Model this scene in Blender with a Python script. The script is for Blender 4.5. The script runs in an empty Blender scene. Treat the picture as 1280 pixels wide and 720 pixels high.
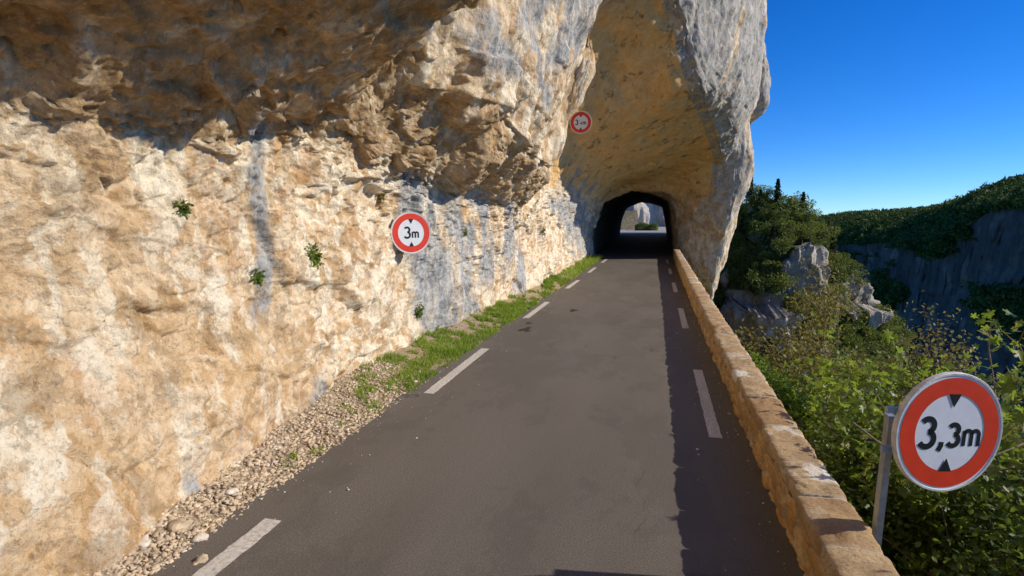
import bpy, math, random
import numpy as np
from mathutils import Vector, Matrix

# ------------------------------------------------------------------ set-up
scene = bpy.context.scene
COL = scene.collection
RNG = np.random.default_rng(11)
random.seed(5)

# the camera (also used to turn measured picture directions into places)
FPX, CAMH = 680.0, 2.6
PIT = math.atan(85 / FPX)
YAW = math.atan(180 * math.cos(PIT) / FPX)
CF = np.array([-math.sin(YAW) * math.cos(PIT), math.cos(YAW) * math.cos(PIT), -math.sin(PIT)])
CR = np.array([math.cos(YAW), math.sin(YAW), 0.0])
CU = np.cross(CR, CF)
CAMP = np.array([0, 0, CAMH])

def ony(px, py, Y):
    d = CF * FPX + CR * (px - 640) + CU * (360 - py)
    return CAMP + d * (Y / d[1])

def onz(px, py, z=0.0):
    d = CF * FPX + CR * (px - 640) + CU * (360 - py)
    return CAMP + d * ((z - CAMH) / d[2])

def proj(P):
    d = P - CAMP
    f = d @ CF
    f = np.where(np.abs(f) < 1e-6, 1e-6, f)
    return 640 + FPX * (d @ CR) / f, 360 - FPX * (d @ CU) / f, f

# ------------------------------------------------------------------ noise
_perm = np.random.default_rng(3).permutation(256).astype(np.int64)
_perm = np.concatenate([_perm, _perm, _perm])
_g = np.random.default_rng(4).normal(size=(256, 3))
_g /= np.linalg.norm(_g, axis=1)[:, None]
_r4 = np.random.default_rng(5).random((256, 8))

def _h(i, j, k):
    return _perm[_perm[_perm[i & 255] + (j & 255)] + (k & 255)]

def noise(P):
    Pi = np.floor(P).astype(np.int64)
    f = P - Pi
    u = f * f * f * (f * (f * 6 - 15) + 10)
    out = 0
    for a in (0, 1):
        wx = u[:, 0] if a else 1 - u[:, 0]
        for b in (0, 1):
            wy = u[:, 1] if b else 1 - u[:, 1]
            for c in (0, 1):
                wz = u[:, 2] if c else 1 - u[:, 2]
                g = _g[_h(Pi[:, 0] + a, Pi[:, 1] + b, Pi[:, 2] + c)]
                d = g[:, 0] * (f[:, 0] - a) + g[:, 1] * (f[:, 1] - b) + g[:, 2] * (f[:, 2] - c)
                out = out + wx * wy * wz * d
    return out * 1.6

def fbm(P, octs=4, gain=.5, lac=2.03):
    s, a, t = 0, 1.0, 0
    for o in range(octs):
        s = s + a * noise(P + 17.3 * o)
        t += a
        P = P * lac
        a *= gain
    return s / t

def ridged(P, octs=4):
    s, a, t = 0, 1.0, 0
    for o in range(octs):
        s = s + a * (1 - 2 * np.abs(noise(P + 9.1 * o)))
        t += a
        P = P * 2.1
        a *= .5
    return s / t

def cells(P):
    """nearest Voronoi cell: (F1, F2, random values of the cell, offset from its centre)"""
    Pi = np.floor(P).astype(np.int64)
    n = len(P)
    F1 = np.full(n, 9.0); F2 = np.full(n, 9.0)
    rid = np.zeros(n, np.int64)
    off = np.zeros((n, 3))
    for a in (-1, 0, 1):
        for b in (-1, 0, 1):
            for c in (-1, 0, 1):
                hh = _h(Pi[:, 0] + a, Pi[:, 1] + b, Pi[:, 2] + c)
                r = _r4[hh]
                d = P - (Pi + np.array([a, b, c]) + r[:, :3])
                q = np.sqrt((d * d).sum(1))
                m = q < F1
                F2 = np.where(m, F1, np.minimum(F2, q))
                F1 = np.where(m, q, F1)
                rid = np.where(m, hh, rid)
                off = np.where(m[:, None], d, off)
    return F1, F2, _r4[rid], off

def blocks(P, scale, tilt=1.0, k=26.0):
    """faceted rock: every Voronoi cell a tilted plane, the planes meeting in tight but continuous
    edges. scale = cell size per axis. Returns (height, F2 - F1, random value of the cell)"""
    P = P / np.array(scale)
    Pi = np.floor(P).astype(np.int64)
    n = len(P)
    F1 = np.full(n, 9.0); F2 = np.full(n, 9.0); rid = np.zeros(n, np.int64)
    num = np.zeros(n); den = np.full(n, 1e-30)
    for a in (-1, 0, 1):
        for b in (-1, 0, 1):
            for c in (-1, 0, 1):
                hh = _h(Pi[:, 0] + a, Pi[:, 1] + b, Pi[:, 2] + c)
                r = _r4[hh]
                d = P - (Pi + np.array([a, b, c]) + r[:, :3])
                q = np.sqrt((d * d).sum(1))
                w = np.exp(-k * q)
                num += w * ((r[:, 6] - .5) + tilt * 2 * ((r[:, 3:6] - .5) * d).sum(1)); den += w
                m = q < F1
                F2 = np.where(m, F1, np.minimum(F2, q)); F1 = np.where(m, q, F1)
                rid = np.where(m, hh, rid)
    return num / den, F2 - F1, _r4[rid, 7]

def sstep(a, b, x):
    t = np.clip((x - a) / (b - a), 0, 1)
    return t * t * (3 - 2 * t)

# ------------------------------------------------------------------ mesh helpers
def mesh_np(name, V, F, mat=None, attrs=None, smooth=False, cols=None):
    V = np.asarray(V, np.float32); F = np.asarray(F, np.int32)
    k = F.shape[1]
    me = bpy.data.meshes.new(name)
    me.vertices.add(len(V)); me.vertices.foreach_set('co', V.ravel())
    me.loops.add(F.size); me.loops.foreach_set('vertex_index', F.ravel())
    me.polygons.add(len(F))
    me.polygons.foreach_set('loop_start', np.arange(0, F.size, k, dtype=np.int32))
    me.polygons.foreach_set('loop_total', np.full(len(F), k, np.int32))
    if smooth:
        me.polygons.foreach_set('use_smooth', np.ones(len(F), bool))
    me.update(calc_edges=True)
    me.validate()
    for n, v in (attrs or {}).items():
        a = me.attributes.new(n, 'FLOAT', 'POINT')
        a.data.foreach_set('value', np.asarray(v, np.float32))
    if mat: me.materials.append(mat)
    return me

def link(name, me, parent=None):
    o = bpy.data.objects.new(name, me)
    COL.objects.link(o)
    if parent is not None: o.parent = parent
    return o

def grid_faces(nr, nc, flip=False):
    i = np.arange(nr - 1)[:, None] * nc + np.arange(nc - 1)[None, :]
    i = i.ravel()
    f = np.stack([i, i + 1, i + nc + 1, i + nc], 1)
    return f[:, ::-1] if flip else f

class MB:
    def __init__(s): s.v = []; s.f = []; s.n = 0
    def add(s, v, f):
        s.v += [tuple(p) for p in v]
        s.f += [tuple(i + s.n for i in q) for q in f]
        s.n = len(s.v)
    def box(s, c, h, rot=None):
        v = [Vector((x * h[0], y * h[1], z * h[2])) for x in (-1, 1) for y in (-1, 1) for z in (-1, 1)]
        if rot is not None: v = [rot @ p for p in v]
        v = [p + Vector(c) for p in v]
        s.add(v, [(0, 1, 3, 2), (4, 6, 7, 5), (0, 4, 5, 1), (2, 3, 7, 6), (0, 2, 6, 4), (1, 5, 7, 3)])
    def tube(s, pts, rad, n=8, cap=True):
        pts = [Vector(p) for p in pts]
        if not hasattr(rad, '__len__'): rad = [rad] * len(pts)
        rings = []
        up = Vector((0.13, .21, .97)).normalized()
        for i, p in enumerate(pts):
            d = (pts[min(i + 1, len(pts) - 1)] - pts[max(i - 1, 0)]).normalized()
            a = d.cross(up)
            if a.length < .05: a = d.cross(Vector((1, 0, 0)))
            a.normalize(); b = d.cross(a)
            rings.append([p + rad[i] * (math.cos(2 * math.pi * k / n) * a + math.sin(2 * math.pi * k / n) * b) for k in range(n)])
        v = [q for r in rings for q in r]
        f = []
        for i in range(len(pts) - 1):
            for k in range(n):
                f.append((i * n + k, i * n + (k + 1) % n, (i + 1) * n + (k + 1) % n, (i + 1) * n + k))
        if cap:
            f.append(tuple(range(n))[::-1]); f.append(tuple((len(pts) - 1) * n + k for k in range(n)))
        s.add(v, f)
    def build(s, name, mat=None, parent=None, smooth=False, bevel=0):
        me = bpy.data.meshes.new(name)
        me.from_pydata(s.v, [], s.f); me.update()
        if smooth:
            for p in me.polygons: p.use_smooth = True
        if mat: me.materials.append(mat)
        o = link(name, me, parent)
        if bevel:
            m = o.modifiers.new('bevel', 'BEVEL'); m.width = bevel; m.segments = 2; m.limit_method = 'ANGLE'
        return o

def empty(name, loc=(0, 0, 0)):
    o = bpy.data.objects.new(name, None); COL.objects.link(o)
    o.location = loc; o.empty_display_size = .2
    return o

def tag(o, label=None, cat=None, group=None, kind=None):
    if label: o['label'] = label
    if cat: o['category'] = cat
    if group: o['group'] = group
    if kind: o['kind'] = kind
    return o

# ------------------------------------------------------------------ node helpers
class NT:
    def __init__(s, name):
        s.m = bpy.data.materials.new(name); s.m.use_nodes = True
        s.t = s.m.node_tree; s.t.nodes.clear()
        s.out = s.n('ShaderNodeOutputMaterial')
        s.p = s.n('ShaderNodeBsdfPrincipled')
        s.l(s.p.outputs[0], s.out.inputs[0])
        s._co = None
    def n(s, typ, **kw):
        q = s.t.nodes.new(typ)
        for k, v in kw.items():
            if hasattr(q, k): setattr(q, k, v)
            else: q.inputs[k].default_value = v
        return q
    def l(s, a, b): s.t.links.new(a, b)
    def set(s, sock, v):
        if hasattr(v, 'is_linked') or hasattr(v, 'node'): s.l(v, sock)
        elif isinstance(v, tuple) and len(v) == 3 and sock.type == 'RGBA': sock.default_value = (*v, 1)
        else: sock.default_value = v
    def co(s, scale=(1, 1, 1), warp=0, wscale=1.0):
        if s._co is None: s._co = s.n('ShaderNodeTexCoord').outputs['Object']
        src = s._co
        if warp:
            w = s.noise(src, wscale, 3)
            a = s.n('ShaderNodeVectorMath', operation='SCALE'); 
            sub = s.n('ShaderNodeVectorMath', operation='SUBTRACT'); s.l(w.outputs['Color'], sub.inputs[0]); sub.inputs[1].default_value = (.5, .5, .5)
            s.l(sub.outputs[0], a.inputs[0]); a.inputs['Scale'].default_value = warp
            ad = s.n('ShaderNodeVectorMath', operation='ADD'); s.l(src, ad.inputs[0]); s.l(a.outputs[0], ad.inputs[1])
            src = ad.outputs[0]
        if scale == (1, 1, 1): return src
        m = s.n('ShaderNodeVectorMath', operation='MULTIPLY'); s.l(src, m.inputs[0]); m.inputs[1].default_value = scale
        return m.outputs[0]
    def noise(s, vec, scale=5, detail=4, rough=.55, dist=0):
        q = s.n('ShaderNodeTexNoise'); s.l(vec, q.inputs['Vector'])
        q.inputs['Scale'].default_value = scale; q.inputs['Detail'].default_value = detail
        q.inputs['Roughness'].default_value = rough; q.inputs['Distortion'].default_value = dist
        return q
    def vor(s, vec, scale=5, feature='F1', out='Distance'):
        q = s.n('ShaderNodeTexVoronoi'); q.feature = feature; s.l(vec, q.inputs['Vector']); q.inputs['Scale'].default_value = scale
        return q.outputs[out]
    def ramp(s, v, *stops):
        q = s.n('ShaderNodeValToRGB'); s.l(v, q.inputs[0])
        e = q.color_ramp.elements
        while len(e) < len(stops): e.new(.5)
        for k, (p, c) in enumerate(stops):
            e[k].position = p
            e[k].color = (c, c, c, 1) if not isinstance(c, tuple) else (*c, 1)
        return q.outputs[0]
    def mix(s, f, a, b, mode='MIX'):
        q = s.n('ShaderNodeMix'); q.data_type = 'RGBA'; q.blend_type = mode
        s.set(q.inputs[0], f); s.set(q.inputs[6], a); s.set(q.inputs[7], b)
        return q.outputs[2]
    def math(s, op, a, b=0.0, clamp=False):
        q = s.n('ShaderNodeMath', operation=op); q.use_clamp = clamp
        s.set(q.inputs[0], a); s.set(q.inputs[1], b)
        return q.outputs[0]
    def attr(s, name):
        return s.n('ShaderNodeAttribute', attribute_name=name).outputs['Fac']
    def bump(s, h, strength=.5, dist=.02, normal=None):
        q = s.n('ShaderNodeBump'); s.l(h, q.inputs['Height'])
        q.inputs['Strength'].default_value = strength; q.inputs['Distance'].default_value = dist
        if normal is not None: s.l(normal, q.inputs['Normal'])
        return q.outputs[0]
    def fin(s, col, rough=.9, normal=None, spec=.3):
        s.set(s.p.inputs['Base Color'], col); s.set(s.p.inputs['Roughness'], rough)
        s.p.inputs['Specular IOR Level'].default_value = spec
        if normal is not None: s.l(normal, s.p.inputs['Normal'])
        return s.m

def mat_rock():
    t = NT('limestone')
    c = t.co()
    cw = t.co((1, 1, 1), .5, 1.3)
    big = t.noise(cw, .6, 4).outputs['Fac']
    mid = t.noise(cw, 2.6, 7, .65).outputs['Fac']
    sml = t.noise(t.co((1, 1, .7), .15, 5), 7.5, 6, .65).outputs['Fac']
    fa = t.attr('facet')
    col = t.mix(t.ramp(mid, (.36, 0.0), (.64, 1.0)), (.61, .385, .185), (.82, .62, .40))
    col = t.mix(t.ramp(big, (.42, 0.0), (.60, .8)), col, (.70, .44, .205))
    col = t.mix(t.ramp(fa, (.18, .45), (.5, 0.0)), col, (.36, .225, .11))
    # pale calcite: chipped faces and washed streaks
    st = t.noise(t.co((1.0, 1.3, .34), .45, 2.2), 2.6, 6, .65).outputs['Fac']
    stm = t.ramp(st, (.50, 0.0), (.585, 1.0))
    pal = t.attr('pale')
    chip = t.ramp(t.math('ADD', t.math('MULTIPLY', sml, .65), t.math('MULTIPLY', fa, .35)), (.42, 0.0), (.56, 1.0))
    pm = t.math('ADD', t.math('MULTIPLY', stm, .75), t.math('MULTIPLY', t.math('ADD', pal, .18), t.math('MULTIPLY', chip, .85)), True)
    col = t.mix(pm, col, (.90, .79, .61))
    # ochre and rust blooms
    ru = t.ramp(t.noise(t.co((1, 1, .6), .5, 1.5), 1.5, 6, .7).outputs['Fac'], (.54, 0.0), (.68, 1.0))
    col = t.mix(t.math('MULTIPLY', ru, .55), col, (.52, .235, .075))
    # flat brown weathering skin
    br = t.ramp(t.noise(t.co((1, 1, .8), .6, 1.6), 2.3, 7, .7).outputs['Fac'], (.53, 0.0), (.58, 1.0))
    col = t.mix(t.math('MULTIPLY', br, .50), col, (.33, .225, .125))
    # ochre of the vault
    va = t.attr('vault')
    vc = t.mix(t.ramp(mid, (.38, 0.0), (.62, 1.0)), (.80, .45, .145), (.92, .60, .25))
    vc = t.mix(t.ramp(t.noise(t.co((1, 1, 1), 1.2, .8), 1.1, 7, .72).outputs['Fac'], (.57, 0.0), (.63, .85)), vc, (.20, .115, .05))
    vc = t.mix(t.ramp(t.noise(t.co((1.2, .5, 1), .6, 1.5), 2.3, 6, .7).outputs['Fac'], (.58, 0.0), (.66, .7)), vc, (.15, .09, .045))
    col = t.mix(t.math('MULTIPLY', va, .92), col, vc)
    # brown rock under the overhang, deepened to paint in its shade, with tan scars
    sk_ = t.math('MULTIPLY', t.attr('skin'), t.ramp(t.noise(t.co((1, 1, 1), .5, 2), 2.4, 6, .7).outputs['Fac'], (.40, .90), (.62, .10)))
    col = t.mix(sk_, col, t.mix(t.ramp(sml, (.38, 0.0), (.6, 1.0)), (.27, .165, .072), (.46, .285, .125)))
    # blue-grey water streaks
    ga = t.attr('grey')
    gs = t.noise(t.co((1.2, 1.6, .40), .4, 2.4), 2.6, 6, .68).outputs['Fac']
    gm = t.math('MULTIPLY', ga, t.ramp(gs, (.32, .22), (.50, 1.0)), True)
    gcol = t.mix(t.ramp(t.noise(t.co((1.3, 1.8, .45), .3, 4), 4.5, 6, .68).outputs['Fac'], (.36, 0.0), (.62, 1.0)), (.17, .175, .185), (.50, .495, .485))
    gcol = t.mix(t.ramp(fa, (.45, 0.0), (.8, .5)), gcol, (.52, .50, .46))
    col = t.mix(gm, col, gcol)
    col = t.mix(t.math('MULTIPLY', t.attr('tunnel_shade'), .88), col, (.085, .072, .06))  # shade of the tunnel bore painted into the rock colour
    # dark pits, lichen specks, stained seams
    col = t.mix(t.ramp(t.noise(c, 17, 5, .7).outputs['Fac'], (.58, 0.0), (.70, .6)), col, (.21, .145, .085))
    col = t.mix(t.ramp(t.noise(c, 48, 3, .6).outputs['Fac'], (.56, 0.0), (.70, .45)), col, (.23, .16, .10))
    col = t.mix(t.ramp(t.noise(c, 30, 4, .7).outputs['Fac'], (.56, 0.0), (.70, .45)), col, (.78, .70, .57))
    nb = t.bump(t.noise(c, 7, 9, .74).outputs['Fac'], .95, .07)
    nb = t.bump(t.vor(t.co((1, 1, 1.0), .12, 9), 15), .45, .02, nb)
    return t.fin(col, .92, nb, .12)

def mat_simple(name, col, rough=.8, var=.2, scale=6, bump=.0, bscale=40, spec=.3, metal=0):
    t = NT(name)
    c = t.co()
    f = t.noise(c, scale, 5, .6).outputs['Fac']
    dark = tuple(x * (1 - var) for x in col); lite = tuple(min(1, x * (1 + var)) for x in col)
    k = t.mix(t.ramp(f, (.35, 0.0), (.65, 1.0)), dark, lite)
    nb = t.bump(t.noise(c, bscale, 5, .6).outputs['Fac'], bump, .02) if bump else None
    t.p.inputs['Metallic'].default_value = metal
    return t.fin(k, rough, nb, spec)

def mat_leaf(name, a, b, rough=.45, trans=.35, dead=None, ns=1.3):
    t = NT(name)
    g = t.n('ShaderNodeNewGeometry').outputs['Random Per Island']
    c = t.co()
    k = t.mix(g, a, b)
    if dead: k = t.mix(t.ramp(g, (.80, 0.0), (.9, 1.0)), k, dead)
    k = t.mix(t.ramp(t.noise(c, ns, 4).outputs['Fac'], (.40, .45), (.60, 0.0)), k, tuple(x * .55 for x in a))
    t.fin(k, rough, None, .35)
    tr = t.n('ShaderNodeBsdfTranslucent')
    t.l(t.mix(.5, k, (b[0] * 1.5, b[1] * 1.6, b[2])), tr.inputs[0])
    mx = t.n('ShaderNodeMixShader'); mx.inputs[0].default_value = trans
    t.l(t.p.outputs[0], mx.inputs[1]); t.l(tr.outputs[0], mx.inputs[2]); t.l(mx.outputs[0], t.out.inputs[0])
    return t.m

def mat_asphalt():
    t = NT('asphalt')
    c = t.co()
    n1 = t.noise(c, 95, 5, .75).outputs['Fac']
    n2 = t.noise(t.co((1, .25, 1)), 1.2, 5, .6).outputs['Fac']
    n3 = t.noise(c, 52, 5, .7).outputs['Fac']
    k = t.mix(t.ramp(n1, (.38, 0.0), (.62, 1.0)), (.080, .068, .057), (.225, .192, .163))
    k = t.mix(t.ramp(n2, (.36, .40), (.62, 0.0)), k, (.088, .077, .061))
    k = t.mix(t.ramp(n3, (.40, .50), (.60, 0.0)), k, (.078, .068, .055))
    sp = t.ramp(t.vor(c, 95), (.05, 1.0), (.13, 0.0))
    k = t.mix(t.math('MULTIPLY', sp, t.ramp(n3, (.45, 0.0), (.62, .75))), k, (.34, .30, .26))
    pat = t.ramp(t.noise(t.co((1, .5, 1), .6, .9), .55, 6, .7).outputs['Fac'], (.50, 0.0), (.53, .30))
    k = t.mix(pat, k, (.080, .067, .058))
    crk = t.ramp(t.vor(t.co((1, .55, 1), .35, 1.8), .8, 'DISTANCE_TO_EDGE'), (.0, 1.0), (.010, 0.0))
    k = t.mix(t.math('MULTIPLY', crk, t.ramp(t.noise(c, .35, 3).outputs['Fac'], (.54, 0.0), (.60, .75))), k, (.035, .029, .026))
    # worn wheel tracks running along the road, slightly lighter
    sx = t.n('ShaderNodeSeparateXYZ'); t.l(t.co((1, 1, 1), .25, .4), sx.inputs[0])
    w = t.math('SINE', t.math('MULTIPLY', sx.outputs[0], 3.0))
    k = t.mix(t.math('MULTIPLY', t.ramp(w, (.3, 0.0), (.95, 1.0)), .16), k, (.15, .128, .118))
    nb = t.bump(n1, .5, .006)
    nb = t.bump(n3, .25, .01, nb)
    return t.fin(k, t.ramp(n2, (.3, .72), (.7, .88)), nb, .3)

def mat_paint():
    t = NT('road_paint')
    c = t.co()
    w = t.noise(c, 28, 6, .7).outputs['Fac']
    k = t.mix(t.ramp(w, (.44, 0.0), (.66, .75)), (.60, .56, .50), (.22, .19, .17))
    k = t.mix(t.ramp(t.noise(t.co((1, .15, 1)), 9, 3).outputs['Fac'], (.4, .35), (.6, 0.0)), k, (.36, .32, .28))
    return t.fin(k, .75, t.bump(t.noise(c, 150, 3).outputs['Fac'], .35, .004), .3)

def mat_masonry():
    t = NT('parapet_masonry')
    c = t.co()
    big = t.noise(c, 3.0, 5, .6).outputs['Fac']
    k = t.mix(t.ramp(big, (.36, 0.0), (.62, 1.0)), (.58, .30, .085), (.70, .44, .18))
    k = t.mix(t.ramp(t.noise(c, 22, 5, .7).outputs['Fac'], (.46, .55), (.62, 0.0)), k, (.26, .14, .06))
    k = t.mix(t.ramp(t.attr('facet'), (.2, .55), (.6, 0.0)), k, (.32, .19, .085))
    k = t.mix(t.ramp(t.attr('facet'), (.7, 0.0), (.9, .6)), k, (.62, .47, .29))
    jo = t.attr('joint')
    k = t.mix(jo, k, (.46, .37, .26))
    return t.fin(k, .92, t.bump(t.noise(c, 34, 7, .7).outputs['Fac'], .7, .02), .15)

def mat_coping():
    t = NT('coping_stone')
    c = t.co()
    oi = t.n('ShaderNodeObjectInfo').outputs['Random']
    big = t.noise(c, 4.0, 5, .6).outputs['Fac']
    k = t.mix(oi, (.46, .29, .14), (.62, .46, .27))
    k = t.mix(t.ramp(big, (.40, 0.0), (.60, .6)), k, (.30, .19, .10))
    k = t.mix(t.ramp(t.noise(c, 38, 5, .75).outputs['Fac'], (.50, 0.0), (.62, .55)), k, (.18, .105, .06))
    wh = t.ramp(t.noise(t.co((1, 1, 1), .3, 6), 1.7, 5, .6).outputs['Fac'], (.56, 0.0), (.60, .9))
    k = t.mix(t.math('MULTIPLY', wh, t.ramp(oi, (.35, .25), (.8, 1.0))), k, (.74, .68, .58))
    k = t.mix(t.attr('mortar'), k, (.62, .52, .40))
    nb = t.bump(t.noise(c, 26, 8, .75).outputs['Fac'], .9, .03)
    return t.fin(k, .92, nb, .15)

def mat_spur(name='spur_rock', rock=(.36, .355, .35), veg=(.045, .062, .02), rs=.12):
    t = NT(name)
    c = t.co()
    rk = t.attr('rock')
    n1 = t.noise(t.co((1, 1, .35), 3, .2), rs * 2, 7, .7).outputs['Fac']
    k = t.mix(t.ramp(n1, (.36, 0.0), (.62, 1.0)), tuple(x * .42 for x in rock), rock)
    k = t.mix(t.ramp(t.noise(c, rs * 1.5, 4).outputs['Fac'], (.55, 0.0), (.68, .55)), k, (.36, .27, .18))
    v = t.mix(t.ramp(t.noise(c, rs * 6, 5, .7).outputs['Fac'], (.4, 0.0), (.62, 1.0)), tuple(x * .5 for x in veg), tuple(x * 1.4 for x in veg))
    k = t.mix(t.ramp(rk, (.42, 0.0), (.58, 1.0)), v, k)
    return t.fin(k, .95, t.bump(t.noise(c, rs * 7, 8, .7).outputs['Fac'], .8, 1.0), .1)

def mat_soil(name, a, b, scale=5):
    t = NT(name)
    c = t.co()
    k = t.mix(t.ramp(t.noise(c, scale, 6, .7).outputs['Fac'], (.38, 0.0), (.62, 1.0)), a, b)
    return t.fin(k, .97, t.bump(t.noise(c, scale * 6, 6, .7).outputs['Fac'], .8, .04), .1)

M = dict(
    rock=mat_rock(), asphalt=mat_asphalt(), paint=mat_paint(), masonry=mat_masonry(), coping=mat_coping(),
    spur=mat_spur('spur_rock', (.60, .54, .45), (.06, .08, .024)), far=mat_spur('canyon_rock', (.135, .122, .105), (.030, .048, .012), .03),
    white=mat_simple('sign_white', (.70, .72, .76), .42, .05, 9, spec=.4),
    rim=mat_simple('sign_rim', (.56, .55, .53), .5, .15, 20, .1, 60),
    red=mat_simple('sign_red', (.66, .045, .014), .40, .09, 7, spec=.4),
    black=mat_simple('sign_black', (.012, .012, .014), .45, .2, 9),
    steel=mat_simple('galvanised_steel', (.34, .36, .38), .5, .18, 14, .15, 80, metal=.6),
    back=mat_simple('sign_back', (.30, .31, .32), .6, .15, 9, metal=.4),
    soil=mat_soil('gorge_soil', (.045, .050, .018), (.12, .095, .05), 1.2),
    verge=mat_soil('verge_gravel', (.30, .22, .13), (.54, .43, .29), 22),
    valley=mat_soil('valley_floor', (.03, .045, .018), (.06, .07, .03), .02),
    bark=mat_simple('bark', (.24, .19, .14), .9, .35, 14, .5, 60, spec=.15),
    stain=mat_simple('road_stain', (.022, .017, .015), .6, .3, 20),
    stone=mat_simple('rubble_stone', (.50, .39, .27), .92, .35, 9, .5, 45, spec=.15),
    palestone=mat_simple('pale_rubble', (.64, .56, .46), .92, .18, 12, .5, 45, spec=.15),
    concrete=mat_simple('concrete', (.36, .33, .29), .9, .2, 3, .3, 20),
)
L = dict(
    fig=mat_leaf('fig_leaf', (.13, .19, .022), (.27, .34, .05), .42, .5, (.26, .22, .05)),
    bush=mat_leaf('bush_leaf', (.075, .125, .018), (.165, .215, .035), .45, .48),
    olive=mat_leaf('olive_leaf', (.125, .120, .028), (.26, .215, .07), .55, .45, (.20, .13, .05)),
    fresh=mat_leaf('fresh_leaf', (.08, .155, .018), (.18, .25, .036), .45, .5),
    oak=mat_leaf('oak_leaf', (.08, .115, .016), (.18, .225, .038), .6, .25),
    oakl=mat_leaf('pale_oak_leaf', (.13, .16, .022), (.26, .28, .05), .6, .28),
    pine=mat_leaf('pine_needle', (.018, .035, .014), (.040, .062, .022), .6, .15),
    grass=mat_leaf('grass_blade', (.16, .27, .022), (.33, .44, .055), .5, .4, (.36, .30, .12)),
    forest=mat_leaf('far_forest', (.05, .09, .014), (.14, .185, .03), .8, .1, None, .025),
)

# ------------------------------------------------------------------ the cliff with its vault and tunnel
# ribs: Y, then 12 (x, z): base, wall, wall, wall top, ceiling, ceiling, lip, four of the outer face, top
def L_(px, py, Y):
    p = ony(px, py, Y)
    return (float(p[0]), float(p[2]))

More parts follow.
